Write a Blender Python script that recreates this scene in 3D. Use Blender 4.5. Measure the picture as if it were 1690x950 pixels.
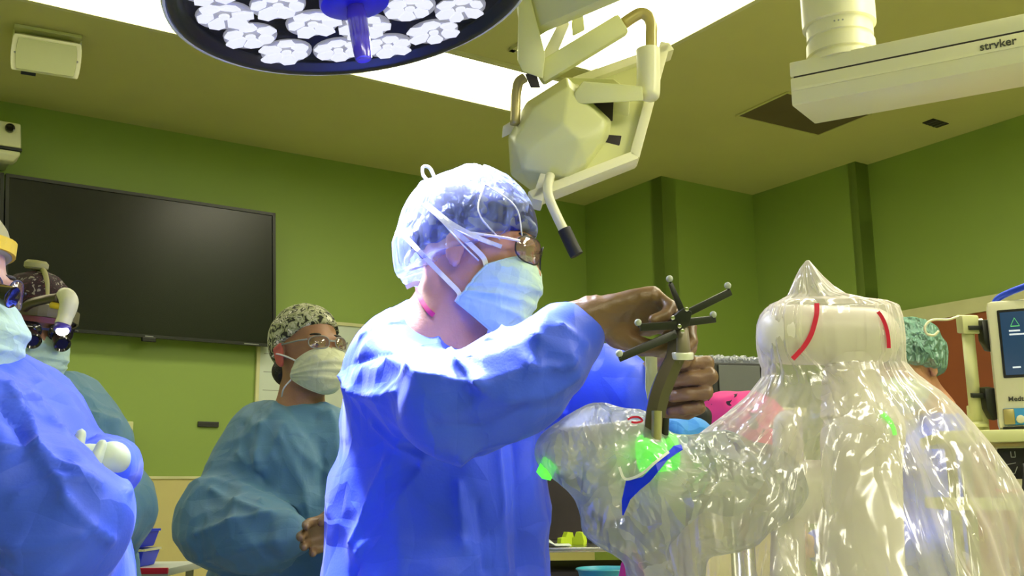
import bpy, bmesh, math, random
import numpy as np
from mathutils import Vector, Matrix
from mathutils.bvhtree import BVHTree
C = bpy.context.scene
for _o in list(bpy.data.objects):
    bpy.data.objects.remove(_o)
random.seed(4)
RNG = np.random.default_rng(11)

# ------------------------------------------------------------------ camera
TH, ROLL, FPX = math.radians(11.3), 0.010, 1700.0
CAM = np.array([0, 0, 1.30])
_h = np.array([1, 0, 0.]); _v = np.array([0, -math.sin(TH), math.cos(TH)])
FW = np.array([0, math.cos(TH), math.sin(TH)])
RT = _h * math.cos(ROLL) - _v * math.sin(ROLL)
UP = _h * math.sin(ROLL) + _v * math.cos(ROLL)
cam = bpy.data.objects.new('camera', bpy.data.cameras.new('camera'))
C.collection.objects.link(cam)
cam.data.sensor_width = 36.0; cam.data.lens = 36.0 * FPX / 1690.0
cam.data.clip_start = 0.02
cam.matrix_world = Matrix(((RT[0], UP[0], -FW[0], CAM[0]), (RT[1], UP[1], -FW[1], CAM[1]), (RT[2], UP[2], -FW[2], CAM[2]), (0, 0, 0, 1)))
C.camera = cam

# ------------------------------------------------------------------ world and exposure
w = bpy.data.worlds.new('world'); C.world = w; w.use_nodes = True
w.node_tree.nodes['Background'].inputs[0].default_value = (0.02, 0.02, 0.02, 1)
w.node_tree.nodes['Background'].inputs[1].default_value = 0.0
C.view_settings.view_transform = 'Standard'; C.view_settings.look = 'None'
C.view_settings.gamma = 1.0; C.view_settings.use_curve_mapping = False
C.view_settings.exposure = 0.0
TROFFER = (1.0, 0.97, 0.70); TROFFER_E = 7.0; TROFFER_FILL_E = 22.0  # unseen rear panels are set far brighter to fill camera-facing sides
LAMP_W = 24.0; LAMP_COL = (0.70, 0.76, 1.0)

# ------------------------------------------------------------------ viewing geometry helpers
def ray(px, py): return FW + (px - 845) / FPX * RT + (475 - py) / FPX * UP
def P(px, py, y):                       # the point of the room seen at a pixel, y metres ahead
    d = ray(px, py); return CAM + d * (y / d[1])
U1 = np.array([math.sin(math.radians(56.6)), math.cos(math.radians(56.6)), 0]); U2 = np.array([-U1[1], U1[0], 0]); UZ = np.array([0, 0, 1.])
def W(a, b, z): return U1 * a + U2 * b + UZ * z      # room coordinates -> world
def hit_z(px, py, z): d = ray(px, py); return CAM + d * ((z - CAM[2]) / d[2])
def hit_b(px, py, b): d = ray(px, py); return CAM + d * (b / (d @ U2))
def hit_a(px, py, a): d = ray(px, py); return CAM + d * (a / (d @ U1))
def V(*a): return np.array(a, float)
def nrm(v): v = np.asarray(v, float); return v / np.linalg.norm(v)

# surgical lamp: spots stand at the lens face of the lamp head
LAMP_C = V(-0.2843, 1.7448, 2.1948); LAMP_N = nrm((0.165, 0.010, -1.0)); LAMP_R = 0.3375
LAMP_AIM = V(-0.14, 1.56, 1.30)
for k in range(4):
    ang = k * math.pi / 2 + 0.5
    e1 = nrm(np.cross(LAMP_N, (0, 1, 0))); e2 = np.cross(LAMP_N, e1)
    ld = bpy.data.lights.new('surgical_spot', 'SPOT'); ld.energy = LAMP_W * (0.6 if k % 2 else 7.5); ld.color = LAMP_COL
    ld.spot_size = math.radians(110 if k % 2 else 58); ld.spot_blend = 0.75; ld.shadow_soft_size = 0.045
    lo = bpy.data.objects.new('surgical_spot', ld); C.collection.objects.link(lo)
    pos = LAMP_C + LAMP_N * 0.05 + 0.18 * (math.cos(ang) * e1 + math.sin(ang) * e2)
    lo.location = pos
    lo.rotation_euler = Vector(LAMP_AIM - pos).to_track_quat('-Z', 'Y').to_euler()

# ------------------------------------------------------------------ materials
def lin(c):
    return tuple(((x / 255) / 12.92 if x / 255 <= 0.04045 else ((x / 255 + 0.055) / 1.055) ** 2.4) for x in c)
def mat(name, col, rough=0.5, metal=0.0, noise=0.08, nscale=6.0, bump=0.0, bscale=60.0, spec=0.5, sheen=0.0, sss=0.0, emit=None, es=0.0, coat=0.0):
    m = bpy.data.materials.new(name); m.use_nodes = True; nt = m.node_tree; b = nt.nodes['Principled BSDF']
    b.inputs['Roughness'].default_value = rough; b.inputs['Metallic'].default_value = metal
    b.inputs['Specular IOR Level'].default_value = spec
    b.inputs['Coat Weight'].default_value = coat
    if sss:
        b.inputs['Subsurface Weight'].default_value = sss; b.inputs['Subsurface Radius'].default_value = (0.02, 0.008, 0.004)
        b.inputs['Subsurface Scale'].default_value = 0.3
    if sheen: b.inputs['Sheen Weight'].default_value = sheen
    tc = nt.nodes.new('ShaderNodeTexCoord')
    if noise:
        n = nt.nodes.new('ShaderNodeTexNoise'); n.inputs['Scale'].default_value = nscale; n.inputs['Detail'].default_value = 4
        nt.links.new(tc.outputs['Object'], n.inputs['Vector'])
        r = nt.nodes.new('ShaderNodeValToRGB')
        r.color_ramp.elements[0].position = 0.3; r.color_ramp.elements[1].position = 0.7
        r.color_ramp.elements[0].color = tuple(x * (1 - noise) for x in col) + (1,)
        r.color_ramp.elements[1].color = tuple(min(1, x * (1 + noise)) for x in col) + (1,)
        nt.links.new(n.outputs['Fac'], r.inputs[0]); nt.links.new(r.outputs[0], b.inputs['Base Color'])
    else:
        b.inputs['Base Color'].default_value = tuple(col) + (1,)
    if bump:
        n2 = nt.nodes.new('ShaderNodeTexNoise'); n2.inputs['Scale'].default_value = bscale; n2.inputs['Detail'].default_value = 5
        nt.links.new(tc.outputs['Object'], n2.inputs['Vector'])
        bp = nt.nodes.new('ShaderNodeBump'); bp.inputs['Strength'].default_value = bump; bp.inputs['Distance'].default_value = 0.01
        nt.links.new(n2.outputs['Fac'], bp.inputs['Height']); nt.links.new(bp.outputs[0], b.inputs['Normal'])
    if emit:
        b.inputs['Emission Color'].default_value = tuple(emit) + (1,); b.inputs['Emission Strength'].default_value = es
    return m
def cloth_mat(name, col, rough=0.6, crease=0.35, scale=9.0, trans=0.0):
    """woven / non-woven fabric with a soft crumple in its relief"""
    m = mat(name, col, rough, noise=0.05, nscale=3, sheen=0.15, spec=0.35); nt = m.node_tree; b = nt.nodes['Principled BSDF']
    tc = nt.nodes.new('ShaderNodeTexCoord')
    n0 = nt.nodes.new('ShaderNodeTexNoise'); n0.inputs['Scale'].default_value = 4
    mp = nt.nodes.new('ShaderNodeVectorMath'); mp.operation = 'MULTIPLY_ADD'; mp.inputs[1].default_value = (0.12, 0.12, 0.12)
    nt.links.new(tc.outputs['Object'], n0.inputs['Vector']); nt.links.new(n0.outputs['Color'], mp.inputs[0]); nt.links.new(tc.outputs['Object'], mp.inputs[2])
    v = nt.nodes.new('ShaderNodeTexVoronoi'); v.feature = 'F1'; v.distance = 'MANHATTAN'; v.inputs['Scale'].default_value = scale
    nt.links.new(mp.outputs[0], v.inputs['Vector'])
    n2 = nt.nodes.new('ShaderNodeTexNoise'); n2.inputs['Scale'].default_value = 220
    nt.links.new(tc.outputs['Object'], n2.inputs['Vector'])
    b1 = nt.nodes.new('ShaderNodeBump'); b1.inputs['Strength'].default_value = crease; b1.inputs['Distance'].default_value = 0.03
    nt.links.new(v.outputs['Distance'], b1.inputs['Height'])
    b2 = nt.nodes.new('ShaderNodeBump'); b2.inputs['Strength'].default_value = 0.15; b2.inputs['Distance'].default_value = 0.002
    nt.links.new(n2.outputs['Fac'], b2.inputs['Height']); nt.links.new(b1.outputs[0], b2.inputs['Normal'])
    nt.links.new(b2.outputs[0], b.inputs['Normal'])
    return m
def print_mat(name, base, cols, scale=40, rough=0.8, warp=0.03):
    """printed cotton: irregular blobs of a few inks on a ground colour"""
    m = mat(name, base, rough, noise=0); nt = m.node_tree; b = nt.nodes['Principled BSDF']
    tc = nt.nodes.new('ShaderNodeTexCoord'); n = nt.nodes.new('ShaderNodeTexNoise')
    n.inputs['Scale'].default_value = scale; n.inputs['Detail'].default_value = 1.5; n.inputs['Distortion'].default_value = 1.2
    nt.links.new(tc.outputs['Object'], n.inputs['Vector'])
    r = nt.nodes.new('ShaderNodeValToRGB'); r.color_ramp.interpolation = 'CONSTANT'
    e = r.color_ramp.elements; e[0].position = 0; e[0].color = tuple(cols[0][1]) + (1,)
    e[1].position = cols[1][0]; e[1].color = tuple(cols[1][1]) + (1,)
    for p, c in cols[2:]:
        q = e.new(p); q.color = tuple(c) + (1,)
    nt.links.new(n.outputs['Fac'], r.inputs[0]); nt.links.new(r.outputs[0], b.inputs['Base Color'])
    return m
def film_mat(name, tint=(0.92, 0.92, 0.88), clear=0.5, rough=0.16, bump=0.6, sc=(14, 14, 3.5), white=0.55):
    """thin polythene film: see-through, milky, with glossy crinkles"""
    m = bpy.data.materials.new(name); m.use_nodes = True; nt = m.node_tree; nt.nodes.clear(); N = nt.nodes.new; L = nt.links.new
    out = N('ShaderNodeOutputMaterial'); tr = N('ShaderNodeBsdfTransparent'); tr.inputs[0].default_value = (0.97, 0.97, 0.95, 1)
    df = N('ShaderNodeBsdfDiffuse'); df.inputs[0].default_value = tuple(tint) + (1,)
    tl = N('ShaderNodeBsdfTranslucent'); tl.inputs[0].default_value = tuple(tint) + (1,)
    gl = N('ShaderNodeBsdfGlossy'); gl.inputs['Roughness'].default_value = rough; gl.inputs[0].default_value = (1, 1, 1, 1)
    tc = N('ShaderNodeTexCoord'); mp = N('ShaderNodeMapping'); mp.inputs['Scale'].default_value = sc
    L(tc.outputs['Object'], mp.inputs[0])
    n0 = N('ShaderNodeTexNoise'); n0.inputs['Scale'].default_value = 1.0; n0.inputs['Detail'].default_value = 3; n0.inputs['Distortion'].default_value = 0.8
    L(mp.outputs[0], n0.inputs['Vector'])
    v = N('ShaderNodeTexVoronoi'); v.distance = 'MANHATTAN'; v.inputs['Scale'].default_value = 1.6; v.inputs['Randomness'].default_value = 1
    ad = N('ShaderNodeVectorMath'); ad.operation = 'ADD'; L(mp.outputs[0], ad.inputs[0]); L(n0.outputs['Color'], ad.inputs[1]); L(ad.outputs[0], v.inputs['Vector'])
    b1 = N('ShaderNodeBump'); b1.inputs['Strength'].default_value = bump; b1.inputs['Distance'].default_value = 0.035
    L(v.outputs['Distance'], b1.inputs['Height'])
    b2 = N('ShaderNodeBump'); b2.inputs['Strength'].default_value = bump * 0.8; b2.inputs['Distance'].default_value = 0.03
    L(n0.outputs['Fac'], b2.inputs['Height']); L(b1.outputs[0], b2.inputs['Normal'])
    for s in (df, gl, tl): L(b2.outputs[0], s.inputs['Normal'])
    m1 = N('ShaderNodeMixShader'); m1.inputs[0].default_value = 0.4; L(df.outputs[0], m1.inputs[1]); L(tl.outputs[0], m1.inputs[2])
    m2 = N('ShaderNodeMixShader'); m2.inputs[0].default_value = 1 - white; L(m1.outputs[0], m2.inputs[1]); L(gl.outputs[0], m2.inputs[2])
    # the film looks milkier edge-on, where a ray crosses more of it
    lw = N('ShaderNodeLayerWeight'); lw.inputs['Blend'].default_value = 0.35
    ma = N('ShaderNodeMapRange'); ma.inputs['To Min'].default_value = 1 - clear; ma.inputs['To Max'].default_value = min(1, 1.35 - clear * 0.6)
    L(lw.outputs['Facing'], ma.inputs['Value'])
    m3 = N('ShaderNodeMixShader'); L(ma.outputs[0], m3.inputs[0]); L(tr.outputs[0], m3.inputs[1]); L(m2.outputs[0], m3.inputs[2])
    L(m3.outputs[0], out.inputs[0])
    return m

M = {}
M['wall'] = mat('green_wall_paint', (0.27, 0.38, 0.075), 0.55, noise=0.03, nscale=1.5, bump=0.03, bscale=180)
M['ceil'] = mat('cream_ceiling_paint', (0.62, 0.60, 0.24), 0.7, noise=0.03, nscale=2)
M['beige'] = mat('beige_wall_panel', (0.60, 0.52, 0.22), 0.5, noise=0.04)
M['floor'] = mat('vinyl_floor', (0.55, 0.56, 0.40), 0.4, noise=0.1, nscale=20)
M['trim'] = mat('pale_trim', (0.66, 0.64, 0.36), 0.5)
M['red_wood'] = mat('red_brown_board', (0.30, 0.075, 0.025), 0.5, noise=0.12, nscale=4)
M['cream'] = mat('cream_plastic', (0.68, 0.69, 0.34), 0.38, noise=0.02)
M['cream_dim'] = mat('cream_grille', (0.50, 0.52, 0.27), 0.6, noise=0.02)
M['cream_white'] = mat('off_white_plastic', (0.82, 0.80, 0.56), 0.35, noise=0.02)
M['tube'] = mat('brassy_tube', (0.50, 0.42, 0.16), 0.3, metal=0.3)
M['black'] = mat('black_plastic', (0.012, 0.012, 0.013), 0.35, noise=0.05)
M['dark'] = mat('dark_interior', (0.03, 0.022, 0.022), 0.7, noise=0.2, nscale=15)
M['charcoal'] = mat('charcoal_case', (0.09, 0.095, 0.085), 0.5)
M['screen'] = mat('glossy_black_screen', (0.008, 0.008, 0.009), 0.22, noise=0.0, spec=0.40)
M['chrome'] = mat('brushed_steel', (0.62, 0.62, 0.58), 0.22, metal=1.0, noise=0.06, nscale=30)
M['gunmetal'] = mat('gunmetal', (0.17, 0.14, 0.12), 0.35, metal=0.8, noise=0.1)
M['grey'] = mat('grey_plastic', (0.30, 0.31, 0.30), 0.5)
M['white'] = mat('white_plastic', (0.86, 0.80, 0.79), 0.32, noise=0.02)
M['paper'] = mat('whiteboard_panel', (0.62, 0.68, 0.62), 0.4, noise=0.04)
M['rubber'] = mat('black_rubber', (0.015, 0.015, 0.014), 0.6)
M['blue_plastic'] = mat('deep_blue_handle', (0.02, 0.012, 0.55), 0.3, noise=0.05)
M['blue_clear'] = mat('violet_handle_cover', (0.10, 0.06, 0.70), 0.15, noise=0.05, coat=0.5)
M['glass_face'] = mat('lamp_face_glass', (0.22, 0.25, 0.24), 0.4, noise=0.2, nscale=10)
M['led'] = mat('lit_reflector', (0.15, 0.15, 0.17), 0.3, noise=0, emit=(0.86, 0.88, 1.0), es=0.95)
M['led2'] = mat('lit_reflector_dim', (0.2, 0.2, 0.22), 0.3, noise=0, emit=(0.62, 0.62, 0.72), es=0.35)
M['diffuser'] = mat('troffer_diffuser', (0.9, 0.9, 0.85), 0.5, noise=0, emit=TROFFER, es=TROFFER_E)
M['diffuser_fill'] = mat('troffer_diffuser_fill', (0.9, 0.9, 0.85), 0.5, noise=0, emit=(1.0, 0.95, 0.74), es=TROFFER_FILL_E)  # stronger glow for the added fill panels out of view
M['gown_blue'] = cloth_mat('blue_surgical_gown', (0.045, 0.110, 0.97), 0.5, 0.36, 8)
M['gown_teal'] = cloth_mat('teal_surgical_gown', (0.09, 0.22, 0.36), 0.6, 0.30, 9)
M['gown_teal2'] = cloth_mat('pale_teal_gown', (0.10, 0.24, 0.34), 0.6, 0.30, 9)
M['cuff'] = cloth_mat('knit_cuff', (0.62, 0.66, 0.60), 0.9, 0.1, 30)
M['skin'] = mat('tan_skin', (0.52, 0.25, 0.155), 0.5, noise=0.10, nscale=25, bump=0.08, bscale=200, sss=0.15)
M['skin2'] = mat('brown_skin', (0.40, 0.20, 0.11), 0.5, noise=0.10, nscale=25, bump=0.08, bscale=200, sss=0.1)
M['skin3'] = mat('pale_skin', (0.62, 0.36, 0.30), 0.5, noise=0.08, nscale=25, bump=0.08, bscale=200, sss=0.15)
M['ear'] = mat('flushed_skin', (0.60, 0.13, 0.10), 0.5, noise=0.1, nscale=30, sss=0.15)
M['hair'] = mat('dark_hair', (0.018, 0.012, 0.010), 0.55, noise=0.3, nscale=90, bump=0.5, bscale=150)
M['stubble'] = print_mat('stubble_skin', (0.4, 0.2, 0.15), [(0, (0.50, 0.24, 0.155)), (0.52, (0.30, 0.15, 0.10)), (0.60, (0.12, 0.07, 0.06))], 260, 0.6)
M['mask'] = cloth_mat('pale_green_mask', (0.52, 0.72, 0.62), 0.7, 0.18, 30)
M['mask_cream'] = cloth_mat('cream_mask', (0.72, 0.74, 0.50), 0.7, 0.18, 26)
M['strap'] = cloth_mat('white_ties', (0.85, 0.85, 0.88), 0.8, 0.1, 60)
M['cap_inner'] = print_mat('navy_patterned_cap', (0.02, 0.03, 0.12), [(0, (0.018, 0.022, 0.075)), (0.50, (0.03, 0.04, 0.20)), (0.58, (0.14, 0.15, 0.19))], 28, 0.8)
M['glove_tan'] = mat('tan_latex_glove', (0.20, 0.115, 0.058), 0.38, noise=0.10, nscale=12, bump=0.22, bscale=55)
M['glove_brown'] = mat('brown_latex_glove', (0.22, 0.13, 0.07), 0.4, noise=0.10, nscale=12, bump=0.2, bscale=50)
M['glove_white'] = mat('cream_latex_glove', (0.56, 0.63, 0.42), 0.45, noise=0.05, nscale=12, bump=0.15, bscale=40)
M['bouffant'] = film_mat('bouffant_fabric', (0.40, 0.50, 0.95), clear=0.885, rough=0.35, bump=0.5, sc=(22, 22, 9), white=0.9)
M['bouffant_green'] = film_mat('green_bouffant_fabric', (0.28, 0.55, 0.42), clear=0.35, rough=0.4, bump=0.8, sc=(24, 24, 12), white=0.92)
M['film'] = film_mat('clear_drape_film', (0.86, 0.80, 0.76), clear=0.70, rough=0.16, bump=0.40, sc=(10, 10, 1.8), white=0.78)
M['film2'] = film_mat('clear_sleeve_film', (0.60, 0.63, 0.70), clear=0.60, rough=0.14, bump=0.8, sc=(12, 12, 9), white=0.82)
M['cap_cam'] = print_mat('mottled_camo_cap', (0.3, 0.3, 0.2), [(0, (0.02, 0.02, 0.015)), (0.42, (0.30, 0.32, 0.16)), (0.50, (0.52, 0.52, 0.34)), (0.58, (0.08, 0.08, 0.05)), (0.64, (0.85, 0.83, 0.70))], 46, 0.85)
M['cap_dark'] = print_mat('dark_floral_cap', (0.03, 0.02, 0.03), [(0, (0.30, 0.26, 0.24)), (0.36, (0.03, 0.012, 0.02)), (0.54, (0.10, 0.02, 0.04)), (0.58, (0.015, 0.012, 0.015)), (0.68, (0.4, 0.36, 0.3))], 60, 0.85)
M['cap_olive'] = mat('khaki_cap', (0.45, 0.42, 0.20), 0.8)
M['yellow'] = mat('yellow_band', (0.85, 0.60, 0.03), 0.7)
M['lime'] = mat('lime_plastic', (0.50, 0.66, 0.02), 0.5)
M['red'] = mat('red_elastic', (0.75, 0.01, 0.06), 0.5)
M['pink'] = print_mat('pink_cloth_black_print', (0.8, 0.05, 0.3), [(0, (0.02, 0.0, 0.02)), (0.36, (0.78, 0.045, 0.27)), (0.9, (0.7, 0.04, 0.25))], 30, 0.8)
M['pink_tape'] = mat('pink_collar', (0.55, 0.015, 0.13), 0.6)
M['towel'] = cloth_mat('bright_blue_towel', (0.06, 0.30, 0.80), 0.8, 0.4, 16)
M['blue_tape'] = mat('blue_tape', (0.0, 0.03, 0.95), 0.4, noise=0.02, emit=None)
M['teal_basin'] = mat('teal_basin', (0.05, 0.42, 0.50), 0.4)
M['green_led'] = mat('green_ring_light', (0.1, 0.9, 0.1), 0.4, noise=0, emit=(0.12, 1.0, 0.05), es=1.0)
M['head_led'] = mat('lit_headlamp', (1, 1, 1), 0.3, noise=0, emit=(1.0, 1.0, 0.95), es=6.0)
M['lens'] = mat('dark_lens', (0.02, 0.015, 0.02), 0.1, noise=0, coat=0.6)
M['clear_lens'] = film_mat('tinted_lens', (0.35, 0.2, 0.15), clear=0.72, rough=0.05, bump=0.0, white=0.6)
M['eye'] = mat('eye_white', (0.6, 0.55, 0.5), 0.2, noise=0.02)
M['iris'] = mat('dark_iris', (0.03, 0.015, 0.01), 0.1, noise=0)
M['mon_screen'] = mat('navy_monitor_screen', (0.01, 0.02, 0.05), 0.2, noise=0, emit=(0.03, 0.09, 0.18), es=0.5)
M['mon_mark'] = mat('green_screen_mark', (0.1, 0.5, 0.1), 0.3, noise=0, emit=(0.1, 0.5, 0.15), es=0.8)
M['mon_text'] = mat('pale_screen_text', (0.6, 0.6, 0.6), 0.3, noise=0, emit=(0.5, 0.6, 0.7), es=0.8)
M['ink'] = mat('dark_ink', (0.06, 0.06, 0.05), 0.6, noise=0)
M['blue_panel'] = mat('blue_panel', (0.05, 0.35, 0.75), 0.4, noise=0.1)
M['blue_hose'] = mat('blue_hose', (0.01, 0.06, 0.75), 0.5)

# ------------------------------------------------------------------ object helpers
ORG = {}
def new_empty(name, loc, label, cat, group=None):
    o = bpy.data.objects.new(name, None); C.collection.objects.link(o); o.location = tuple(loc); o.empty_display_size = 0.05
    ORG[o] = np.array(loc, float); tag(o, label, cat, group); return o
def tag(o, label=None, cat=None, group=None, kind=None):
    if label: o['label'] = label
    if cat: o['category'] = cat
    if group: o['group'] = group
    if kind: o['kind'] = kind
    return o
def mk(name, verts, faces, m, parent=None, smooth=True, label=None, cat=None, group=None, kind=None):
    verts = np.asarray(verts, float)
    org = V((verts[:, 0].min() + verts[:, 0].max()) / 2, (verts[:, 1].min() + verts[:, 1].max()) / 2, verts[:, 2].min())
    me = bpy.data.meshes.new(name)
    me.from_pydata((verts - org).tolist(), [], faces.tolist() if hasattr(faces, 'tolist') else faces)
    bm = bmesh.new(); bm.from_mesh(me); bmesh.ops.recalc_face_normals(bm, faces=bm.faces); bm.to_mesh(me); bm.free()
    me.materials.append(m if not isinstance(m, str) else M[m])
    if smooth: me.polygons.foreach_set('use_smooth', [True] * len(me.polygons))
    o = bpy.data.objects.new(name, me); C.collection.objects.link(o); ORG[o] = org
    if parent is not None:
        o.parent = parent; o.location = tuple(org - ORG[parent])
    else: o.location = tuple(org)
    tag(o, label, cat, group, kind)
    return o
def bvh(o):
    me = o.data; org = ORG[o]
    return BVHTree.FromPolygons([tuple(np.array(v.co) + org) for v in me.vertices], [tuple(p.vertices) for p in me.polygons])
def snap(tree, px, py, off=0.0, fallback=None):
    d = Vector(ray(px, py)).normalized(); h = tree.ray_cast(Vector(CAM), d)
    if h[0] is None: return None if fallback is None else P(px, py, fallback)
    return np.array(h[0]) - np.array(d) * off

class MB:                               # collects shapes that make ONE mesh
    def __init__(s): s.v = []; s.f = []; s.sm = []
    def add(s, v, f):
        n = len(s.v); s.v += [tuple(x) for x in v]; s.f += [tuple(i + n for i in q) for q in f]; return s
    def bm(s, b):
        b.verts.index_update(); return s.add([tuple(x.co) for x in b.verts], [[x.index for x in q.verts] for q in b.faces])
    def box(s, c, X, Y, Z, bev=0.0, seg=2):   # centre and three half-axis vectors
        b = bmesh.new(); bmesh.ops.create_cube(b, size=2)
        lx, ly, lz = (np.linalg.norm(t) for t in (X, Y, Z))
        for q in b.verts: q.co = (q.co.x * lx, q.co.y * ly, q.co.z * lz)
        if bev: bmesh.ops.bevel(b, geom=list(b.edges), offset=bev, segments=seg, affect='EDGES', profile=0.6)
        x, y, z = nrm(X), nrm(Y), nrm(Z); c = np.array(c)
        for q in b.verts: q.co = tuple(c + x * q.co.x + y * q.co.y + z * q.co.z)
        s.bm(b); b.free(); return s
    def span(s, p, q, wv, hv, bev=0.0):        # a bar from p to q, half-width and half-height vectors
        p = np.array(p); q = np.array(q); return s.box((p + q) / 2, (q - p) / 2, wv, hv, bev)
    def hull(s, pts, bev=0.0, seg=2):
        b = bmesh.new()
        for p in pts: b.verts.new(tuple(p))
        r = bmesh.ops.convex_hull(b, input=b.verts)
        bmesh.ops.delete(b, geom=[x for x in b.verts if not x.link_faces], context='VERTS')
        bmesh.ops.dissolve_limit(b, angle_limit=0.02, verts=b.verts, edges=b.edges)
        if bev: bmesh.ops.bevel(b, geom=list(b.edges), offset=bev, segments=seg, affect='EDGES', profile=0.6)
        s.bm(b); b.free(); return s
    def tube(s, pts, r, n=12, close=False, caps=True):
        pts = [np.array(p, float) for p in pts]; R = r if hasattr(r, '__len__') else [r] * len(pts)
        L = len(pts); t = [nrm(pts[min(i + 1, L - 1)] - pts[max(i - 1, 0)]) for i in range(L)]
        if close: t = [nrm(pts[(i + 1) % L] - pts[i - 1]) for i in range(L)]
        ref = V(0, 0, 1) if abs(t[0][2]) < 0.9 else V(1, 0, 0); a = nrm(np.cross(t[0], ref)); vs = []
        for i in range(L):
            a = nrm(a - t[i] * (a @ t[i])); b = np.cross(t[i], a)
            vs += [pts[i] + R[i] * (math.cos(k * 2 * math.pi / n) * a + math.sin(k * 2 * math.pi / n) * b) for k in range(n)]
        fs = []
        for i in range(L if close else L - 1):
            j = (i + 1) % L
            fs += [(i * n + k, i * n + (k + 1) % n, j * n + (k + 1) % n, j * n + k) for k in range(n)]
        if caps and not close: fs += [tuple(range(n))[::-1], tuple((L - 1) * n + k for k in range(n))]
        return s.add(vs, fs)
    def lathe(s, c, ax, prof, n=32, ref=None):     # prof: list of (distance along the axis, radius)
        ax = nrm(ax); r0 = np.array(ref if ref is not None else ((0, 0, 1) if abs(ax[2]) < 0.9 else (1, 0, 0)), float)
        a = nrm(np.cross(ax, r0)); b = np.cross(ax, a); vs = []; c = np.array(c)
        for h, r in prof: vs += [c + ax * h + max(r, 1e-4) * (math.cos(k * 2 * math.pi / n) * a + math.sin(k * 2 * math.pi / n) * b) for k in range(n)]
        L = len(prof); fs = [(i * n + k, i * n + (k + 1) % n, (i + 1) * n + (k + 1) % n, (i + 1) * n + k) for i in range(L - 1) for k in range(n)]
        fs += [tuple(range(n))[::-1], tuple((L - 1) * n + k for k in range(n))]
        return s.add(vs, fs)
    def sphere(s, c, r, n=12):
        b = bmesh.new(); bmesh.ops.create_uvsphere(b, u_segments=n * 2, v_segments=n, radius=1)
        rr = np.array(r if hasattr(r, '__len__') else (r, r, r))
        for q in b.verts: q.co = tuple(np.array(c) + np.array(q.co) * rr)
        s.bm(b); b.free(); return s
    def slab(s, loop, dirv):                  # extrude a closed loop
        n = len(loop); loop = [np.array(p) for p in loop]; d = np.array(dirv)
        return s.add(loop + [p + d for p in loop], [tuple(range(n)), tuple(range(2 * n - 1, n - 1, -1))] + [(i, (i + 1) % n, (i + 1) % n + n, i + n) for i in range(n)])
    def mk(s, name, m, parent=None, smooth=False, **k):
        o = mk(name, s.v, s.f, m, parent, smooth, **k)
        if not smooth:
            pass
        return o
def auto(o, deg=35):                    # smooth shading with crisp edges
    me = o.data; me.polygons.foreach_set('use_smooth', [True] * len(me.polygons))
    bm = bmesh.new(); bm.from_mesh(me)
    for e in bm.edges:
        if len(e.link_faces) == 2 and e.calc_face_angle(0) > math.radians(deg): e.smooth = False
    bm.to_mesh(me); bm.free(); return o
def curve_pts(pts, n=8):                # Catmull-Rom
    p = [np.array(x, float) for x in pts]; p = [2 * p[0] - p[1]] + p + [2 * p[-1] - p[-2]]; out = []
    for i in range(1, len(p) - 2):
        for k in range(n):
            t = k / n; out.append(0.5 * (2 * p[i] + (p[i + 1] - p[i - 1]) * t + (2 * p[i - 1] - 5 * p[i] + 4 * p[i + 1] - p[i + 2]) * t * t + (3 * p[i] - p[i - 1] - 3 * p[i + 1] + p[i + 2]) * t ** 3))
    out.append(p[-2]); return out
def text_mesh(name, body, c, X, Yv, size, m, parent, depth=0.0008, bold=0.0):
    cu = bpy.data.curves.new('t', 'FONT'); cu.body = body; cu.size = 1; cu.align_x = 'CENTER'; cu.align_y = 'CENTER'; cu.extrude = 0.02; cu.offset = bold
    t = bpy.data.objects.new('t', cu); C.collection.objects.link(t); bpy.context.view_layer.update()
    me = t.evaluated_get(bpy.context.evaluated_depsgraph_get()).to_mesh()
    X = nrm(X); Yv = nrm(Yv); Z = np.cross(X, Yv)
    vs = [np.array(c) + X * q.co.x * size + Yv * q.co.y * size + Z * q.co.z * depth / 0.02 for q in me.vertices]; fs = [tuple(p.vertices) for p in me.polygons]
    bpy.data.objects.remove(t)
    return mk(name, vs, fs, m, parent, False)

# ------------------------------------------------------------------ implicit surfaces (one continuous skin out of many limbs)
def cone(a, b, r1, r2, k=0.02, S=None): return ('c', np.array(a, float), np.array(b, float), r1, r2, k, S)
def ell(c, r, k=0.02, Rm=None): return ('e', np.array(c, float), np.array(r, float), None, None, k, Rm)
def xf(prims, F, org, s=1.0):           # move prims given in a local frame (rows of F = local axes) to the world
    out = []
    for q in prims:
        if q[0] == 'c': out.append(('c', org + (q[1] * s) @ F, org + (q[2] * s) @ F, q[3] * s, q[4] * s, q[5], q[6]))
        else: out.append(('e', org + (q[1] * s) @ F, q[2] * s, None, None, q[5], F if q[6] is None else q[6] @ F))
    return out
def pdist(q, X):
    if q[0] == 'c':
        a, b, r1, r2, S = q[1], q[2], q[3], q[4], q[6]
        pa = X - a; ba = b - a
        if S is not None: pa = pa * S; ba = ba * S
        t = np.clip((pa @ ba) / max(ba @ ba, 1e-12), 0, 1)
        d = np.sqrt(((pa - t[..., None] * ba) ** 2).sum(-1)) - (r1 + (r2 - r1) * t)
        return d / (max(S) if S is not None else 1)
    c, r, Rm = q[1], q[2], q[6]; pa = X - c
    if Rm is not None: pa = pa @ Rm.T
    k0 = np.sqrt(((pa / r) ** 2).sum(-1)); k1 = np.sqrt(((pa / (r * r)) ** 2).sum(-1)) + 1e-9
    return k0 * (k0 - 1) / k1
def pbox(q):
    if q[0] == 'c':
        rr = max(q[3], q[4]) / (min(q[6]) if q[6] is not None else 1)
        return np.minimum(q[1], q[2]) - rr, np.maximum(q[1], q[2]) + rr
    rr = max(q[2]); return q[1] - rr, q[1] + rr
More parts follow.
